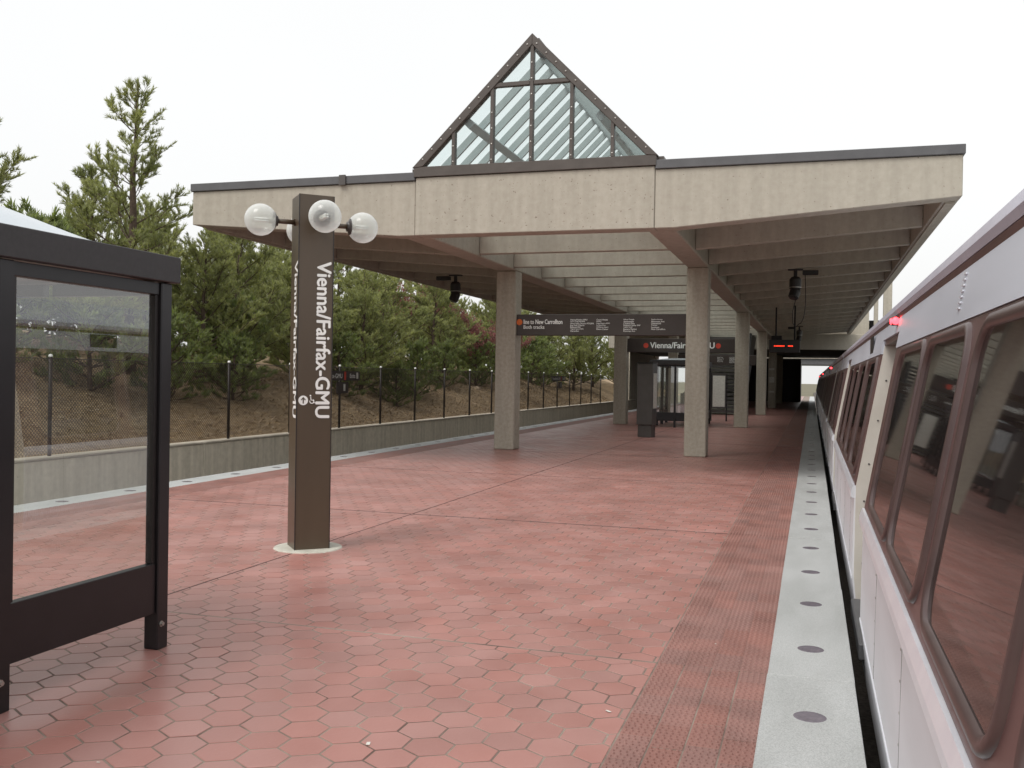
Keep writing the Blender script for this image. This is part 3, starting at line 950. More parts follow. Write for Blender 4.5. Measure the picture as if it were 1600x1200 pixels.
# evergreen shrubs under the pines
GSH = 'evergreen shrubs behind the fence'
s0 = make_tree('evergreen_shrub', 'dark green shrub right behind the fence between brown pylon and column', hz(-15.2, 29.0), 31, 2.2, mat=NEEDLE2, group=GSH, cat='shrub', spread=.75, low=.02, whorls=9, dens=1.6, twig_len=.4, per=8, width=.03)
for i, (x, y, sc, lab) in enumerate([
        (-15.4, 20.4, 1.0, 'dark green shrub behind the fence left of the brown pylon'),
        (-14.9, 33.2, .75, 'compact shrub at the fence two posts from the brown pylon'),
        (-15.4, 36.2, 1.0, 'full shrub at the fence left of the first canopy column'),
        (-15.0, 22.6, .8, 'compact shrub at the fence just behind the brown pylon'),
        (-15.7, 18.0, 1.15, 'full shrub at the fence beside the shelter post'),
        (-15.6, 44.0, 1.1, 'full shrub below the pink budding one'),
        (-15.5, 53.2, 1.2, 'full shrub near the further trackside sign'),
        (-22.4, 23.4, 1.7, 'shrub on the slope crest seen between pines through the shelter glass'),
        (-24.0, 26.2, 1.8, 'shrub on the slope crest behind the tall slim pine'),
        (-20.6, 20.6, 1.5, 'shrub on the upper slope seen high through the shelter glass'),
        (-15.4, 12.6, .9, 'shrub at the fence seen low through the shelter glass'),
        (-15.9, 15.2, .8, 'small shrub seen through the shelter glass'),
        (-15.6, 39.8, .9, 'shrub on the slope behind the first canopy column'),
        (-16.0, 49.5, 1.3, 'large leafy shrub below the route sign'),
        (-16.2, 57.5, 1.4, 'large leafy shrub beside the second canopy column'),
        (-16.2, 24.4, 1.1, 'shrub on the slope hidden partly by the brown pylon')]):
    c = copy_tree(s0); c.location = hz(x, y, .08); c.rotation_euler = (0, 0, i * 1.9 + .5); c.scale = (sc, sc, sc); c['label'] = lab
# bare shrub with pink spring buds
def bud_shrub(loc, seed, H, label):
    rg = random.Random(seed)
    t = thing('budding_shrub', label, 'shrub', loc, 0, 'pink budding shrubs')
    w = MB(); pos, dirs, size = [], [], []
    def grow(p, d, L, r, lev):
        pts = [p]
        for s in range(4):
            d = (d + Vector((rg.gauss(0, .16), rg.gauss(0, .16), rg.gauss(.03, .1)))).normalized()
            p = p + d * (L / 4); pts.append(p)
        w.tube(pts, [r * (1 - .15 * i) for i in range(5)], 4, caps=False)
        if lev < 3:
            for b in range(4):
                f = pts[rg.randint(2, 4)]
                grow(f, (d + Vector((rg.gauss(0, .55), rg.gauss(0, .55), rg.gauss(.1, .3)))).normalized(), L * rg.uniform(.5, .75), r * .5, lev + 1)
        if lev >= 2:
            for q in pts[1:]:
                for _ in range(4 if lev == 3 else 2):
                    pos.append(tuple(q + Vector((rg.gauss(0, .07), rg.gauss(0, .07), rg.gauss(0, .07))))); dirs.append((rg.gauss(0, 1), rg.gauss(0, 1), .6)); size.append(rg.uniform(.05, .09))
    for k in range(6):
        a = 6.28 * k / 6
        grow(Vector((0, 0, 0)), Vector((math.cos(a) * .55, math.sin(a) * .55, 1)).normalized(), H * .5, .03, 0)
    w.build('trunk', BARK, t, smooth=True)
    link('crown', needle_mesh('crown', np.array(pos), np.array(dirs), np.array(size), PINKB, per=5, width=.035, spread=1.2), t)
    return t
bud_shrub(hz(-15.9, 45.8, 0), 3, 3.4, 'pink budding shrub below the route sign, right of the first column')
bud_shrub(hz(-19.4, 43.0, 0), 9, 4.6, 'taller pink budding shrub high on the slope left of the first column')

# pale rock and log on the slope
def rock(name, loc, sx, sy, sz, label, seed):
    rg = random.Random(seed)
    bm = bmesh.new(); bmesh.ops.create_icosphere(bm, subdivisions=3, radius=1)
    for v in bm.verts:
        k = 1 + .16 * math.sin(v.co.x * 4 + seed) + .12 * math.sin(v.co.y * 5.3 + seed * 2) + rg.gauss(0, .03)
        v.co = Vector((v.co.x * sx * k, v.co.y * sy * k, v.co.z * sz * k))
    me = bpy.data.meshes.new(name); bm.to_mesh(me); bm.free(); me.materials.append(LITTER2)
    tag(link(name, me, None, loc), label, 'rock')
rock('rock', hz(-17.3, 32.6, .05), .45, .8, .32, 'pale rounded rock on the slope beside the brown pylon', 2)
rock('rock', hz(-15.2, 42.8, .05), .25, .4, .16, 'small pale rock among the litter past the first column', 5)

# ------------------------------------------------------------------ canopy
YF = 15.8                      # front face
CXW = 6.77                     # half width
ZT = 5.16                      # top of concrete (coping above)
cn = thing('platform_canopy', 'long concrete platform canopy on paired columns with glazed ridge skylight', 'canopy', (XC, YF, 0))
def cb(): return MB()
YE = 58.9 - YF
cw = 0.24                      # half column
CX = 2.215                     # column centre offset
def zb(x):                     # underside of the tapered wing
    d = max(0, abs(x) - (CX + cw))
    return 4.19 + (4.53 - 4.19) * d / (CXW - CX - cw)
# front fascia: middle block and two tapered wings
MBD = 2.13
cb().box(-MBD, MBD, -0.012, 0.38, 4.19, 5.215).build('fascia_block', CONC, cn, bevel=0.012)
for s in (-1, 1):
    poly = [(s * (MBD + .006), 4.19), (s * (CX + cw), 4.19), (s * CXW, 4.53), (s * CXW, ZT), (s * (MBD + .006), ZT)]
    cb().prism(poly, 'y', 0, 0.36).build('fascia_wing', CONC, cn, bevel=0.012)
    # coping in lengths with a joint cover
    for (xa, xb) in (((MBD + .01, 3.55), (3.556, CXW + .03)) if s < 0 else ((MBD + .01, CXW + .03),)):
        cb().box(min(s * xa, s * xb), max(s * xa, s * xb), -0.04, 0.40, ZT + .003, ZT + .15).build('coping', COPING, cn, bevel=0.008)
    if s < 0:
        cb().box(s * 3.553 - .065, s * 3.553 + .065, -0.075, -0.041, ZT - .02, ZT + .165).build('coping_joint_cover', KIOSK, cn, bevel=0.004)
    cb().box(min(s * CXW, s * (CXW + .03)), max(s * CXW, s * (CXW + .03)), 0.405, YE, ZT + .003, ZT + .15).build('coping', COPING, cn, bevel=0.005)
    # edge beam along the wing tip
    cb().prism([(s * (CXW - .24), zb(CXW - .24)), (s * CXW, 4.53), (s * CXW, ZT), (s * (CXW - .24), ZT)], 'y', 0.365, YE).build('edge_beam', CONC, cn, bevel=0.015)
    cb().prism([(s * (CXW - .20), zb(CXW - .2) - .035), (s * (CXW - .06), 4.49), (s * (CXW - .06), 4.535), (s * (CXW - .20), zb(CXW - .2) + .01)], 'y', 0.37, YE - .01).build('drip_edge', CONC, cn)
    # main beam over the columns
    cb().box(s * CX - cw, s * CX + cw, 0.385, YE, 4.19, ZT - .02).build('main_beam', CONC, cn, bevel=0.02)
    # roof slab of the wing
    x0, x1 = s * (CX + cw + .003), s * (CXW - .243)
    cb().box(min(x0, x1), max(x0, x1), 0.365, YE, 4.93, ZT).build('roof_slab', CONC, cn)
RIB = [3.0 + 2.4 * k for k in range(17)]
rib_c = rib_w = None
for k, y in enumerate(RIB):
    if y + .2 > YE: break
    if rib_c is None:
        rib_c = cb().box(-CX + cw + .003, CX - cw - .003, 0, .16, 4.24, ZT - .05).build('rib', CONC, cn, bevel=0.012, loc=(0, y, 0))
        rib_w = {}
        for s in (-1, 1):
            a_, b_ = CX + cw + .004, CXW - .244
            rib_w[s] = cb().prism([(s * a_, zb(a_) + .04), (s * b_, zb(b_) + .04), (s * b_, 4.928), (s * a_, 4.928)], 'y', 0, .16).build('rib', CONC, cn, bevel=0.012, loc=(0, y, 0))
    else:
        for src in (rib_c, rib_w[-1], rib_w[1]):
            c = src.copy(); COL.objects.link(c); c.location = (0, y, 0)
# columns
COLY = [21.4 + 14.15 * k - YF for k in range(3)]
col0 = cb().box(-cw, cw, 0, .5, 0.001, 4.186).build('column', CONC_COL, cn, bevel=0.022, loc=(-CX, COLY[0], 0))
jn = cb().box(-cw - .001, cw + .001, -.001, .501, 2.05, 2.062).build('pour_joint', CONC_COL, col0)
for k, y in enumerate(COLY):
    for s in (-1, 1):
        if k == 0 and s < 0: continue
        c = copy_tree(col0, cn); c.location = (s * CX, y, 0)
# ridge skylight
ZS, ZA, HB = 5.40, 7.50, 2.135
sl = Vector((HB, 0, ZA - ZS)).normalized()
cb().box(-HB - .02, HB + .02, -.05, .12, 5.22, ZS - .003).build('skylight_sill', BRONZE, cn, bevel=.006)
for s in (-1, 1):
    cb().box(min(s * HB, s * (HB + .12)), max(s * HB, s * (HB + .12)), .125, YE, 5.17, ZS).build('skylight_curb', BRONZE, cn)
    # rake of the gable
    nrm = Vector((-s * -(ZA - ZS), 0, HB)).normalized()
    w = .17
    poly = [(s * (HB + .05), ZS - .02), (0, ZA + .075), (0, ZA - .085 - .03), (s * (HB - .15), ZS + .0)]
    cb().prism(poly, 'y', -.06, .10).build('rake_frame', BRONZE, cn, bevel=.006)
    for k in range(12):
        t = (k + .6) / 12.2
        x, z = s * (HB - .03) * (1 - t), ZS + .02 + (ZA - ZS - .03) * t
        cb().lathe([(0.016, -.004), (.016, .006), (.008, .012), (0, .012)], (x - s * .02, -.062, z - .0), 8, axis=(0, -1, 0)).build('bolt', BOLT, cn)
MU = [-1.415, -.708, 0, .708, 1.415]
for x in MU:
    zt = ZA - (ZA - ZS) * abs(x) / HB - .10
    cb().box(x - .03, x + .03, -.045, .07, ZS, zt).build('mullion', BRONZE, cn, bevel=.004)
    for k in range(max(1, int((zt - ZS) / .27))):
        cb().lathe([(0.013, -.003), (.013, .005), (0, .009)], (x, -.047, ZS + .06 + k * .27), 6, axis=(0, -1, 0)).build('bolt', BOLT, cn)
ztr = ZA - (ZA - ZS) * .708 / HB - .06
for (xa, xb) in ((-.672, -.036), (.036, .672)):
    cb().box(xa, xb, -.04, .06, ztr - .035, ztr + .035).build('transom', BRONZE, cn, bevel=.004)
# gable panes between the mullions
ed = [-HB + .12] + MU + [HB - .12]
def zrake(x): return ZA - (ZA - ZS) * abs(x) / HB - .06
for xa, xb in zip(ed[:-1], ed[1:]):
    poly = [(xa, ZS + .01), (xb, ZS + .01), (xb, max(ZS + .012, zrake(xb))), (xa, max(ZS + .012, zrake(xa)))]
    if abs(xa + HB - .12) < 1e-6: poly = poly[:3]
    if abs(xb - HB + .12) < 1e-6: poly = [poly[0], poly[1], poly[3]]
    cb().add([(x, .0, z) for x, z in poly], [tuple(range(len(poly)))]).build('gable_pane', SKY_GLASS, cn)
# slopes: rafters, purlins, ridge, glass
RAF = [.75 + .6 * k for k in range(70)]
r0 = {}
for y in RAF:
    for s in (-1, 1):
        if s not in r0:
            r0[s] = cb().bar((s * (HB - .06), 0, ZS - .04), (s * .02, 0, ZA - .12), .055, .125, up=(s * (ZA - ZS), 0, HB)).build('rafter', PAINT_G, cn, loc=(0, y, 0))
        else:
            c = r0[s].copy(); COL.objects.link(c); c.location = (0, y, 0)
for s in (-1, 1):
    m_ = .45
    a_ = Vector((s * HB * (1 - m_), .12, ZS + (ZA - ZS) * m_ - .20)); b_ = a_ + Vector((0, YE - .2, 0))
    cb().bar(a_, b_, .14, .12, up=(-s * -(ZA - ZS), 0, HB)).build('purlin', PAINT_G, cn)
    g0 = None
    off = Vector((s * (ZA - ZS), 0, HB)).normalized() * .012
    for y in [.1] + RAF[:-1]:
        ln_ = (.64 if y < .2 else .595)
        vs = [(s * (HB + .02) + off.x, y, ZS + off.z), (s * (HB + .02) + off.x, y + ln_, ZS + off.z), (s * .0 + off.x, y + ln_, ZA + off.z - .02), (s * .0 + off.x, y, ZA + off.z - .02)]
        cb().add(vs, [(0, 1, 2, 3)]).build('roof_pane', SKY_GLASS, cn)
cb().bar((0, .11, ZA - .02), (0, YE, ZA - .02), .16, .12).build('ridge_cap', BRONZE, cn)

# ------------------------------------------------------------------ concourse building across the tracks
cc = thing('concourse_building', 'concrete concourse bridging the platform and tracks at the far end', 'building', (XC, 59, 0))
def c2(): return MB()
Yc1 = 27.0
c2().box(-7.5, 10.2, 0, .5, 3.60, 4.52).build('front_fascia', CONC, cc, bevel=.03)
c2().box(-7.5, 10.2, .505, Yc1, 3.75, 4.45).build('deck', PLAT_SIDE, cc)
c2().box(-8.95, -7.503, 12.5, Yc1, 3.75, 4.45).build('deck', PLAT_SIDE, cc)
c2().box(-7.4, 7.75, .3, .7, 4.525, 9.2).build('upper_wall', CONC, cc)
for xa, xb in ((8.02, 8.24), (8.52, 8.98)):
    c2().box(xa, xb, .3, .75, 4.525, 9.2).build('upper_column', CONC, cc, bevel=.02)
c2().box(7.752, 8.95, .8, .86, 4.525, 5.35).build('parapet_panel', DARK, cc)
c2().box(-7.5, 9.2, .2, 6.0, 9.205, 9.6).build('roof', COPING, cc)
for yy in (4.6, 18.8):
    for s in (-1, 1):
        k = c2().box(s * CX - cw, s * CX + cw, yy, yy + .5, .001, 3.748).build('column', CONC_COL, cc, bevel=.02)
        if s > 0 and yy < 10:
            for zz, hh in ((2.42, .12), (1.62, .36), (.98, .1)):
                c2().box(s * CX - .2, s * CX + .13, yy - .012, yy - .003, zz, zz + hh).build('notice', PAPER, k)
for xx in (-8.7, 7.9):
    c2().box(xx - .25, xx + .25, 12.5 if xx < 0 else 4, Yc1, -1.28, 3.748).build('support_wall', CONC_WALL, cc)
c2().box(-2.4, 3.75, 25.0, 31.0, 0.001, 3.6).build('machine_room', pm('dark_brown_cladding', srgb(58, 50, 47), scale=2, rough=.6), cc)
c2().box(2.5, 3.3, 24.95, 24.998, .001, 2.15).build('door', BLACK, cc)
# inclined escalator enclosure up to the concourse
es = thing('escalator', 'dark escalator rising inside a concrete slope to the concourse', 'escalator', (XC, 47, 0))
for s in (-1, 1):
    MB().prism([(0, .0), (2.2, .0), (11.8, 4.2), (11.8, 5.3), (9.5, 5.2), (1.4, 1.05), (0, 1.05)], 'x', s * 1.35 - .09, s * 1.35 + .09).build('balustrade', BLACK, es)
    MB().tube([(s * 1.35, -.15, .98), (s * 1.35, 1.4, 1.1), (s * 1.35, 9.5, 5.26), (s * 1.35, 11.8, 5.38)], .05, 8).build('handrail', DARK, es, smooth=True)
for k in range(20):
    MB().box(-1.24, 1.24, 1.6 + k * .42, 2.02 + k * .42 - .005, .1 + k * .21, .22 + k * .21).build('step', KIOSK, es)
MB().prism([(3.2, 0.002), (12, 3.6), (12, 4.1), (2.0, .02)], 'x', -1.25, 1.25).build('soffit', CONC, es)
ov = thing('road_overpass', 'pale road bridge in daylight beyond the concourse', 'bridge', (0, 150, 0))
MB().box(-14, 50, 0, 12, 4.3, 5.5).build('deck', COPING, ov)
MB().box(-14, 50, -.3, -.05, 5.2, 6.1).build('parapet', CONC_CAP, ov)
for x in (-12, 9):
    MB().box(x - .8, x + .8, 4, 8, -1.3, 4.298).build('pier', CONC_CAP, ov)

# ------------------------------------------------------------------ hanging signs between the columns
def hang_sign(name, label, y, z0, z1, th=.16):
    t = thing(name, label, 'sign', (XC, y, z0), group=None)
    MB().box(-CX + cw + .004, CX - cw - .004, 0, th, 0, z1 - z0).build('sign_box', SIGN, t, bevel=.012)
    return t
sg = hang_sign('route_sign', 'brown sign listing stations of the line to New Carrollton', 21.5, 2.68, 3.17)
HW = CX - cw
u, v = (1, 0, 0), (0, 0, 1)
MB().lathe([(0, .003), (.072, .003), (.072, 0)], (-HW + .075, -.001, .31), 24, axis=(0, -1, 0)).build('line_dot', ORANGE, sg)
put_text('line to New Carrollton', (-HW + .18, -.003, .265), u, v, width=.93, height=.105, parent=sg, bold=.02)
put_text('Both tracks', (-HW + .18, -.003, .155), u, v, width=.50, height=.08, parent=sg, bold=.02)
cols = [['Vienna/Fairfax-GMU', 'Dunn Loring-Merrifield', 'West Falls Church-VT/UVA', 'East Falls Church', 'Ballston-MU', 'Virginia Square-GMU', 'Clarendon'],
        ['Court House', 'Rosslyn', 'Foggy Bottom-GWU', 'Farragut West', 'McPherson Square', 'Metro Center'],
        ['Federal Triangle', 'Smithsonian', "L'Enfant Plaza", 'Federal Center SW', 'Capitol South', 'Eastern Market', 'Potomac Ave'],
        ['Stadium-Armory', 'Minnesota Ave', 'Deanwood', 'Cheverly', 'Landover', 'New Carrollton']]
for cxi, lst in zip((1.30, 1.915, 2.54, 3.17), cols):
    for k, s_ in enumerate(lst):
        put_text(s_, (-HW + cxi, -.003, .345 - k * .043), u, v, height=.034, parent=sg, bold=.014)
s2 = hang_sign('station_sign', 'brown station name sign reading Vienna/Fairfax-GMU between red dots', 35.65, 2.71, 3.22)
for xx in (-HW + .70, HW - .70 + .10):
    MB().lathe([(0, .003), (.095, .003), (.095, 0)], (xx, -.001, .25), 24, axis=(0, -1, 0)).build('line_dot', RED, s2)
put_text('Vienna/Fairfax-GMU', (-HW + .86, -.003, .155), u, v, width=2.35, height=.22, parent=s2, bold=.022)
s3 = hang_sign('direction_sign', 'dim brown sign between the third pair of columns', 49.9, 2.50, 3.0)
MB().lathe([(0, .003), (.08, .003), (.08, 0)], (-HW + .5, -.001, .3), 16, axis=(0, -1, 0)).build('line_dot', RED, s3)
put_text('line to New Carrollton', (-HW + .62, -.003, .25), u, v, width=.95, height=.1, parent=s3, bold=.02)
put_text('Both tracks', (-HW + .62, -.003, .13), u, v, width=.5, height=.08, parent=s3, bold=.02)
for cxi, lst in zip((2.0, 2.6, 3.2), cols[1:]):
    for k, s_ in enumerate(lst):
        put_text(s_, (-HW + cxi, -.003, .37 - k * .045), u, v, height=.036, parent=s3, bold=.014)

# LED passenger display hung from the canopy
ld = thing('passenger_display', 'black hanging display with red dot text beside the track', 'display', (-.96, 35.5, 2.73))
MB().box(-.53, .53, 0, .22, 0, .46).build('display_case', BLACK, ld, bevel=.01)
MB().box(-.46, -.10, .04, .20, .462, .60).build('mount_box', DARK, ld)
MB().tube([(-.30, .1, .60), (-.30, .1, 1.62)], .03, 8).build('hanger', DARK, ld)
MB().tube([(.34, .1, .46), (.34, .1, 1.68)], .03, 8).build('hanger', DARK, ld)
bx = -.36
for wd in (.035, .02, .04, .04, .035, .04, .045, .04, .035, .04, 0.11, .04, .045, .04, .05):
    if wd < .1:
        MB().box(bx, bx + wd - .008, -.004, -.001, .215, .215 + (.04 if wd > .03 else .03)).build('display_text', LED, ld)
    bx += wd
# black lamp fixtures under the canopy
def pendant(x, y, ztop, label, cable, sx=1):
    t = thing('pendant_fixture', label, 'lamp fixture', (x, y, ztop), group='black fixtures under the canopy wings')
    MB().box(-.17, .17, -.07, .07, -.03, 0).build('mount_plate', BLACK, t)
    MB().box(.16 * sx if sx > 0 else -.52, .52 if sx > 0 else -.16, -.09, .09, -.14, -.035).build('junction_box', BLACK, t, bevel=.01)
    MB().tube([(0, 0, -.03), (0, 0, -.20)], .045, 10).build('stem', BLACK, t)
    MB().lathe([(0, -.17), (.09, -.18), (.135, -.24), (.135, -.46), (.12, -.475), (0, -.475)], (0, 0, 0), 16).build('housing', BLACK, t, smooth=False)
    MB().lathe([(.139, -.425), (.139, -.437)], (0, 0, 0), 16).build('trim_ring', BOLT, t)
    MB().lathe([(0, 0), (.10, 0), (.125, .06), (.125, .22), (.09, .26), (0, .26)], (0.02, .02, -.46), 16, axis=(-.28, -.3, -1)).build('drum', BLACK, t)
    if cable:
        pts = [(.22, 0, -.14)]
        for k in range(1, 16):
            a = k / 15
            pts.append((.22 + .07 * math.sin(a * 3.1) - .12 * a, 0, -.14 - 1.15 * math.sin(a * math.pi * .5)))
        pts += [(.03, 0, -1.36), (-.04, 0, -1.28), (-.05, 0, -1.0), (0.02, 0, -.70)]
        MB().tube(pts, .012, 6).build('cable', BLACK, t, smooth=True)
    return t
YP = YF + RIB[2] + .08
pendant(-.42, YP, zb(4.24) + .03, 'black lamp fixture with looped cable under the trackside wing', True)
pendant(-9.0, YP, zb(4.3) + .03, 'black lamp fixture under the far wing in front of the pines', False, -1)
pendant(-.62, YF + RIB[12] + .08, zb(4.05) + .03, 'distant black lamp fixture above the hanging display', False, -1)

# ------------------------------------------------------------------ information pylon with globe lamps
pyr = R(42)
py = thing('station_pylon', 'tall square brown pylon lettered Vienna/Fairfax-GMU carrying four globe lamps', 'pylon', (-4.68, 8.37, 0), pyr)
S = .335 / 2
ZP = 3.42
MB().box(-S, S, -S, S, .003, ZP).build('shaft', PYLON, py, bevel=.004)
MB().lathe([(0, .012), (.30, .012), (.325, .009), (.335, -.004)], (0, 0, 0), 40).build('base_disc', CONC_BASE, py)
# corner seams
for a_, b_ in ((-1, -1), (1, -1)):
    MB().box(a_ * S - .004, a_ * S + .004, b_ * S - .004, b_ * S + .004, .004, ZP - .002).build('corner_trim', BLACK, py)
# faces: local -Y face looks to camera right, local -X face to camera left; letters read downwards
def pylon_text(face):
    dn = (0, 0, -1)
    if face == 'y':   # plane y=-S, outward -y; letter 'up' = +x local (right), reading down
        o = (S - .155, -S - .003, 2.78); up_ = (1, 0, 0)
    else:             # plane x=-S, outward -x; right on that face = -y local
        o = (-S - .003, -S + .155, 2.78); up_ = (0, -1, 0)
    put_text('Vienna/Fairfax-GMU', o, dn, up_, width=1.50, height=.135, parent=py, bold=.028)
pylon_text('y'); pylon_text('x')
# arrow roundel and wheelchair mark on the front face
zi = 1.445
MB().lathe([(0, .003), (.046, .003), (.046, 0)], (-S + .062, -S - .001, zi), 28, axis=(0, -1, 0)).build('arrow_roundel', WHITE, py)
ar = MB()
cx_ = -S + .062
ar.add([(cx_ - .006, -S - .0055, zi - .03), (cx_ + .006, -S - .0055, zi - .03), (cx_ + .006, -S - .0055, zi + .03), (cx_ - .006, -S - .0055, zi + .03)], [(0, 1, 2, 3)])
ar.add([(cx_ - .024, -S - .006, zi + .006), (cx_ - .016, -S - .006, zi), (cx_, -S - .006, zi + .02), (cx_, -S - .006, zi + .034)], [(0, 1, 2, 3)])
ar.add([(cx_ + .024, -S - .006, zi + .006), (cx_ + .016, -S - .006, zi), (cx_, -S - .006, zi + .02), (cx_, -S - .006, zi + .034)], [(0, 1, 2, 3)])
ar.build('arrow', PYLON, py)
wc = MB()
wx = -S + .145
ring = [(wx + .02 * math.cos(a), -S - .003, zi - .008 + .02 * math.sin(a)) for a in [R(-200 + 12 * k) for k in range(22)]]
wc.tube(ring, .0042, 5)
wc.tube([(wx - .012, -S - .003, zi + .034), (wx - .008, -S - .003, zi + .004), (wx + .012, -S - .003, zi + .002), (wx + .022, -S - .003, zi - .024), (wx + .032, -S - .003, zi - .02)], .0045, 5)
wc.lathe([(0, .003), (.008, .003), (.008, 0)], (wx - .014, -S - .001, zi + .046), 10, axis=(0, -1, 0))
wc.build('wheelchair_mark', WHITE, py)
for k, dirv in enumerate([(1, 0), (0, 1), (-1, 0), (0, -1)]):
    d = Vector((dirv[0], dirv[1], 0))
    zc = 3.165
    c = d * .50 + Vector((0, 0, zc))
    arm = MB().tube([d * S + Vector((0, 0, zc)), d * (.50 - .12) + Vector((0, 0, zc))], .024, 10).build('lamp_arm', PYLON, py, smooth=True)
    MB().lathe([(.035, 0), (.035, .012)], d * S + Vector((0, 0, zc)), 12, axis=d).build('flange', PYLON, arm)
    R0 = .152
    a0 = R(32)
    MB().lathe([(.0, -R0 - .008), (.05, -R0 - .008)] + [((R0 + .004) * math.sin(t), -(R0 + .004) * math.cos(t)) for t in np.linspace(.30, a0, 6)] + [(R0 * math.sin(a0), -R0 * math.cos(a0) + .004)], c, 24, axis=d).build('lamp_cap', KIOSK, arm, smooth=True)
    gl = MB().lathe([(R0 * math.sin(t), -R0 * math.cos(t)) for t in np.linspace(a0, math.pi, 22)], c, 36, axis=d).build('globe', GLOBE, py, smooth=True)
    tb = MB()
    for sx_ in (-1, 1):
        for sz_ in (-1, 1):
            side = Vector((-d.y, d.x, 0)) * (.011 * sx_) + Vector((0, 0, .011 * sz_))
            tb.tube([c + d * -.10 + side, c + d * .06 + side], .0095, 8)
    tb.build('lamp_tube', TUBE, gl, smooth=True)
    MB().lathe([(0, 0), (.028, 0), (.028, .05), (0, .05)], c - d * .13, 12, axis=d).build('lamp_socket', CONC_BASE, gl)

# ------------------------------------------------------------------ glazed shelters
def shelter(loc, label, rz=0.0, rise=.31):
    """origin at the middle of the +Y end; 1.76 wide, 3.8 long towards -Y"""
    t = thing('platform_shelter', label, 'shelter', loc, rz, 'dark framed glazed shelters on the platform')
    w, L, P = .88, 3.82, .10
    bay = 1.2733
    ysp = [-P / 2, -bay, -2 * bay, -L + P / 2]
    for s in (-1, 1):
        for k, y in enumerate(ysp):
            x = s * (w - P / 2)
            p = MB().box(x - P / 2, x + P / 2, y - P / 2, y + P / 2, 0.0, 2.24).build('post', SHELT, t, bevel=.006)
            f = MB()
            for (bxp, byp, ax) in ((x + s * (P / 2 + .002), y - .012, (s, 0, 0)), (x + s * .02, y + P / 2 + .001, (0, 1, 0))):
                f.lathe([(0, .016), (.011, .016), (.011, 0)], (bxp, byp, .15), 6, axis=ax)
            MB().lathe([(0, .016), (.012, .016), (.012, .004), (.019, .004), (.019, 0)], (x + s * (P / 2), y - .015, .155), 8, axis=(s, 0, 0)).build('anchor_bolt', BOLT, p)
            MB().lathe([(0, .016), (.012, .016), (.012, .004), (.019, .004), (.019, 0)], (x - s * .005, y + P / 2, .115), 8, axis=(0, 1, 0)).build('anchor_bolt', BOLT, p)
        for k in range(3):
            ya, yb = ysp[k + 1] + P / 2 + .002, ysp[k] - P / 2 - .002
            x = s * (w - .045)
            MB().box(x - .025, x + .028, ya, yb, .225, .53).build('kick_panel', SHELT, t, bevel=.003)
            MB().box(x - .03, x + .03, ya, yb, 2.165, 2.238).build('head_rail', SHELT, t, bevel=.003)
            for yy in (ya, yb - .028):
                MB().box(x - .022, x + .022, yy, yy + .028, .532, 2.163).build('glazing_bar', BLACK, t)
            MB().add([(x, ya + .01, .52), (x, yb - .01, .52), (x, yb - .01, 2.18), (x, ya + .01, 2.18)], [(0, 1, 2, 3)]).build('pane', SHELTER_GLASS, t)
    for y, near in ((-P / 2, False), (-L + P / 2, True)):
        xs_ = (-w + P + .002, -.045) if True else None
        for xa, xb in ((-w + P + .002, -.036), (.036, w - P - .002)):
            MB().box(xa, xb, y - .025, y + .025, 2.165, 2.238).build('head_rail', SHELT, t)
            if near:
                MB().box(xa, xb, y - .025, y + .025, .225, .53).build('kick_panel', SHELT, t, bevel=.003)
                MB().add([(xa, y, .52), (xb, y, .52), (xb, y, 2.18), (xa, y, 2.18)], [(0, 1, 2, 3)]).build('pane', SHELTER_GLASS, t)
        if near:
            MB().box(-.034, .034, y - .04, y + .04, .0, 2.238).build('post', SHELT, t)
    # roof
    rf = MB()
    e = .035
    x0, x1, y0, y1 = -w - e, w + e, -L - e, e
    for a in ((x0, x0 + .05, y0, y1), (x1 - .05, x1, y0, y1), (x0 + .052, x1 - .052, y0, y0 + .05), (x0 + .052, x1 - .052, y1 - .05, y1)):
        MB().box(a[0], a[1], a[2], a[3], 2.245, 2.405).build('roof_fascia', SHELT_F, t, bevel=.005)
    MB().box(x0 + .052, x1 - .052, y0 + .052, y1 - .052, 2.25, 2.27).build('ceiling', PYLON, t)
    # domed acrylic roof
    nx_, ny_ = 18, 30
    dm = MB()
    xa, xb, ya, yb = x0 + .07, x1 - .07, y0 + .07, y1 - .38
    for i in range(nx_ + 1):
        for j in range(ny_ + 1):
            uu, vv_ = -1 + 2 * i / nx_, -1 + 2 * j / ny_
            zz = 2.40 + rise * max(0, (1 - abs(uu) ** 2.2)) ** .8 * max(0, 1 - abs(vv_) ** 3.0) ** .9
            dm.v.append((xa + (xb - xa) * i / nx_, ya + (yb - ya) * j / ny_, zz))
    for i in range(nx_):
        for j in range(ny_):
            k = i * (ny_ + 1) + j
            dm.f.append((k, k + ny_ + 1, k + ny_ + 2, k + 1))
    dm.build('roof_dome', VAULT, t, smooth=True)
    return t
shelter((XC, 5.035, 0), 'dark framed glass shelter with white domed roof beside the brown pylon')
shelter((XC, 38.2, 0), 'dark framed glass shelter under the canopy behind the grey kiosk', rise=.10)

# grey information kiosk
kr = R(-15)
kk = thing('information_kiosk', 'grey metal information kiosk with pale panel beside the right column', 'kiosk', (-4.63, 28.15, 0), kr)
MB().box(-.25, .25, -.17, .17, .36, 2.16).build('cabinet', KIOSK, kk, bevel=.015)
MB().box(-.22, .22, -.14, .14, .0, .358).build('plinth', KIOSK, kk, bevel=.01)
MB().box(.252, .262, -.12, .12, .85, 1.88).build('display_panel', PAPER, kk)  # plain pale panel face without emission
MB().box(-.26, .26, -.18, .18, 2.162, 2.19).build('top_cap', BLACK, kk)
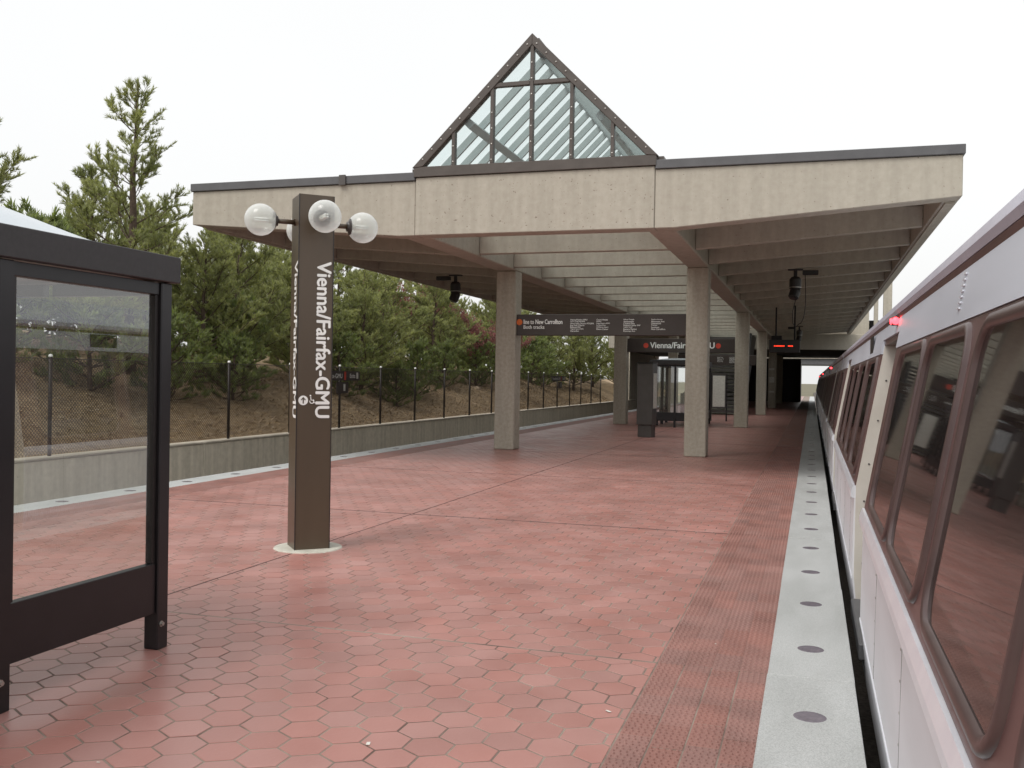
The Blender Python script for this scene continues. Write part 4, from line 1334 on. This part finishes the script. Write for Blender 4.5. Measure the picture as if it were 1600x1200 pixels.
# map case standing further down the platform
mc = thing('map_case', 'pale framed map board on black posts under the station sign', 'map board', (-3.72, 41.0, 0))
for x in (-.32, .32):
    MB().box(x - .03, x + .03, -.03, .03, 0, 2.0).build('post', BLACK, mc)
MB().box(-.288, .288, -.035, .035, .55, 1.95).build('board_frame', KIOSK, mc)
MB().box(-.25, .25, -.044, -.037, .6, 1.9).build('map_sheet', PAPER, mc)

# track-side signs on the fence
def fence_sign(y, label, full=True):
    t = thing('trackside_sign', label, 'sign', (WALLX - .045, y, .7), 0)
    n1 = MB().box(0, .03, -1.75, 1.15, .82, 1.10).build('sign_panel', SIGN, t)
    MB().box(0, .03, -.30, .42, .45, .78).build('lower_panel', SIGN, t)
    uu, vv_ = (0, 1, 0), (0, 0, 1)
    put_text('Vienna/Fairfax-GMU', (.034, -1.6, .89), uu, vv_, width=1.62, height=.13, parent=t, bold=.012)
    MB().add([(.0335, .14, .84), (.0335, .26, .84), (.0335, .26, 1.08), (.0335, .14, 1.08)], [(0, 1, 2, 3)]).build('red_stripe', RED, t)
    put_text('Exits', (.034, .5, .90), uu, vv_, width=.34, height=.12, parent=t, bold=.012)
    MB().add([(.0335, .92, .88), (.0335, 1.04, .88), (.0335, 1.04, 1.06), (.0335, .92, 1.06)], [(0, 1, 2, 3)]).build('pictogram', PAPER, t)
    MB().add([(.0335, .1, .52), (.0335, .22, .52), (.0335, .22, .72), (.0335, .1, .72)], [(0, 1, 2, 3)]).build('pictogram', PAPER, t)
    return t
fence_sign(25.1, 'brown station sign mounted on the fence beside the brown pylon')
fence_sign(50.4, 'brown station sign mounted on the fence beyond the first column')

# ------------------------------------------------------------------ train
SLP = .175
def wall_x(z):
    if z < .15: return .335 + (.15 - z) * .10
    if z < .87: return .335 + (z - .15) * .007
    return .34 + (z - .87) * SLP
XCEN = 1.89
def train_car(yc, first):
    g = 'cars of the standing metro train'
    t = thing('metro_car', 'silver metro car with brown window band and open doors at the platform' if first else 'distant silver metro car coupled further along the platform', 'train car', (0, yc, -.4), 0, g)
    HL = 11.35
    D = [(-8.55, -7.1), (-.72, .73), (7.1, 8.55)]
    segs = [(-HL, D[0][0]), (D[0][1], D[1][0]), (D[1][1], D[2][0]), (D[2][1], HL)]
    zo = .4
    def P(x, y, z): return (x, y, z + zo)
    def strip(name, mat, ya, yb, prof, th=.12, bevel=0.0, parent=t):
        """prof: list of (x,z) outer points bottom to top; solid with thickness th inwards"""
        outer = [(x, z + zo) for x, z in prof]
        inner = [(x + th, z + zo) for x, z in reversed(prof)]
        return MB().prism(outer + inner, 'y', ya, yb).build(name, mat, parent, bevel=bevel)
    for (ya, yb) in segs:
        strip('lower_panel', STEEL_L, ya, yb, [(wall_x(-.33), -.33), (wall_x(.12), .12), (wall_x(.15) - .004, .15), (wall_x(.45) - .003, .45), (wall_x(.77), .77)], .12)
        strip('belt_moulding', BELT, ya + .003, yb - .003, [(.326, .772), (.312, .784), (.314, .822), (.330, .872)], .10)
        strip('crease_line', BELT, ya + .002, yb - .002, [(wall_x(.118) - .009, .118), (wall_x(.135) - .011, .132), (wall_x(.15) - .008, .146)], .05)  # thin whitish strip added for the white line along the panel crease
        sy = ya + .55
        while sy < yb - .4:
            strip('panel_seam', KIOSK, sy, sy + .004, [(wall_x(.16) - .0055, .165), (wall_x(.76) - .0015, .76)], .02)
            for rz_ in (.22, .34, .46, .58, .70):
                MB().lathe([(0, .003), (.006, .002), (.006, 0)], P(wall_x(rz_) - .0025, sy + .03, rz_), 6, axis=(-1, 0, 0)).build('rivet', BOLT, t)
            sy += 1.46
        wb = strip('window_band', MAROON, ya + .002, yb - .002, [(wall_x(.874) + .004, .874), (wall_x(1.93), 1.93)], .11)
        strip('upper_panel', STEEL, ya, yb, [(wall_x(1.932) - .006, 1.932), (wall_x(2.17) - .006, 2.17)], .12)
        # windows
        L_ = yb - ya
        if L_ > 3: n_ = 4; wd, gp = 1.16, 1.44
        else: n_ = 1; wd, gp = 1.5, 1.5
        for k in range(n_):
            if n_ == 4: y2 = yb - .52 - k * 1.46; y1 = y2 - (1.28 if k == 0 else 1.20)
            else: y1 = (ya + yb) / 2 - .75; y2 = y1 + 1.5
            if y1 < ya + .15: y1 = ya + .2
            z1, z2, rc = .965, 1.875, .11
            def ring(off):
                pts = []
                a0, a1, b0, b1 = y1 - off, y2 + off, z1 - off, z2 + off
                r = rc + off
                for (cx, cy, st) in ((a1 - r, b0 + r, -90), (a1 - r, b1 - r, 0), (a0 + r, b1 - r, 90), (a0 + r, b0 + r, 180)):
                    for q in range(6):
                        a = R(st + 18 * q); pts.append((cx + r * math.cos(a), cy + r * math.sin(a)))
                return pts
            def on(p, nrm): return (wall_x(p[1]) - nrm + .004, p[0], p[1] + zo)
            rings = [(ring(.048), -.002), (ring(.042), .016), (ring(.022), .022), (ring(.004), .014), (ring(0.0), .003)]
            m = MB()
            nn = len(rings[0][0])
            for rg_, nr in rings: m.v += [on(p, nr) for p in rg_]
            for a in range(len(rings) - 1):
                for j in range(nn):
                    m.f.append((a * nn + j, a * nn + (j + 1) % nn, (a + 1) * nn + (j + 1) % nn, (a + 1) * nn + j))
            w_ = m.build('window_frame', FRAME_T, t, smooth=True)
            MB().add([on(p, .0045) for p in ring(.001)], [tuple(range(nn))]).build('window_pane', PANE_T, w_)
    # door openings: jambs, header, threshold, interior
    for (ya, yb) in D:
        for y, s in ((ya, 1), (yb, -1)):
            prof = [(wall_x(z) + .012, z) for z in (-.05, .15, .87, 2.0)] 
            strip('door_jamb', CREAM, min(y, y - s * .0) - (.0 if s > 0 else .012), y + (.012 if s > 0 else 0), prof, .135)
            for zz in (.25, .55, .75, 1.05, 1.4, 1.72):
                MB().lathe([(0, .005), (.008, .004), (.008, 0)], P(wall_x(zz) + .075, y + s * .013, zz), 6, axis=(0, s, 0)).build('rivet', KIOSK, t)
        strip('door_header', MAROON, ya + .002, yb - .002, [(wall_x(2.0) + .012, 2.0), (wall_x(2.04) + .012, 2.04)], .12)
        strip('upper_panel', STEEL, ya + .002, yb - .002, [(wall_x(2.042) - .006, 2.042), (wall_x(2.17) - .006, 2.17)], .12)
        MB().box(.328, .46, ya + .02, yb - .02, -.15 + zo, -.035 + zo).build('threshold', COPING, t, bevel=.01)
        strip('lower_sill', STEEL_L, ya + .002, yb - .002, [(wall_x(-.33), -.33), (wall_x(-.17), -.17)], .1)
    # gutter and roof
    MB().prism([(wall_x(2.172) - .018, 2.172 + zo), (wall_x(2.2) - .035, 2.2 + zo), (wall_x(2.24) - .03, 2.245 + zo), (wall_x(2.24) + .06, 2.25 + zo), (wall_x(2.172) + .06, 2.172 + zo)], 'y', -HL, HL).build('gutter', GUTTER, t)
    MB().prism([(wall_x(2.165) - .008, 2.135 + zo), (wall_x(2.165) - .016, 2.168 + zo), (wall_x(2.165) - .004, 2.170 + zo)], 'y', -HL + .01, HL - .01).build('gutter_underside_lip', MAROON, t)  # maroon underside below the lavender gutter
    roof = [(wall_x(2.24) + .062, 2.17 + zo)]
    for k in range(9):
        a = k / 8
        roof.append((wall_x(2.24) + .062 + (XCEN * 2 - 2 * wall_x(2.24) - .124) * a, 2.25 + .36 * math.sin(math.pi * a) ** .8 + zo))
    roof.append((XCEN * 2 - wall_x(2.24) - .062, 2.17 + zo))
    MB().prism(roof, 'y', -HL, HL).build('roof', STEEL, t)
    MB().box(XCEN * 2 - .55, XCEN * 2 - .34, -HL, HL, -.33 + zo, 2.165 + zo).build('far_side_wall', STEEL_L, t)
    MB().box(.46, XCEN * 2 - .56, -HL + .01, HL - .01, -.3 + zo, -.03 + zo).build('floor', DARK, t)
    for s in (-1, 1):
        MB().prism([(.46, -.02), (XCEN * 2 - .56, -.02), (XCEN * 2 - .7, 2.16), (.70, 2.16)], 'y', s * (HL - .06), s * (HL - .012)).build('end_wall', CREAM, t, loc=(0, 0, zo))
        strip('corner_post', STEEL, s * HL - (.02 if s > 0 else .16), s * HL + (.16 if s > 0 else .02), [(wall_x(z) + .03, z) for z in (-.3, .15, .87, 2.12)], .12)
    MB().box(.55, XCEN * 2 - .6, -HL + 1, HL - 1, -.63 + zo, -.31 + zo).build('underframe', DARK, t)
    # door-open indicator lamp
    li = MB().box(wall_x(2.1) - .045, wall_x(2.1) - .004, -.52, -.40, 2.095 + zo, 2.15 + zo).build('indicator_housing', BLACK, t, bevel=.006)
    MB().lathe([(0, .016), (.02, .012), (.026, 0)], (wall_x(2.1) - .024, -.521, 2.122 + zo), 14, axis=(0, -1, 0)).build('indicator_lamp', TAIL, li, smooth=True)
    MB().lathe([(0, .012), (.018, .008), (.022, 0)], (wall_x(2.1) - .046, -.46, 2.122 + zo), 14, axis=(-1, 0, 0)).build('indicator_lamp', TAIL, li, smooth=True)
    # ribbed vent mark on the upper panel
    v_ = MB()
    for k in range(7):
        z = 1.985 + k * .022
        v_.box(wall_x(z) - .013, wall_x(z) - .0065, -3.52, -3.46, z + zo, z + .006 + zo)
    v_.build('vent_louvre', BELT, t)
    if first or True:
        MB().box(wall_x(2.02) - .014, wall_x(2.02) - .006, 1.9, 2.35, 1.97 + zo, 2.13 + zo).build('destination_window', BLACK, t)
    return t
c1 = train_car(7.48, True)
labs = ['silver metro car coupled behind the one with the vent louvre, second along', 'third metro car along the platform, under the canopy end', 'fourth metro car standing beneath the concourse']
for k in range(3):
    c = copy_tree(c1)
    c.location = (0, 7.48 + 22.95 * (k + 1), -.4)
    c['label'] = labs[k]
c1['label'] = 'silver metro car with large brown-banded windows and open door, beside the granite edge'
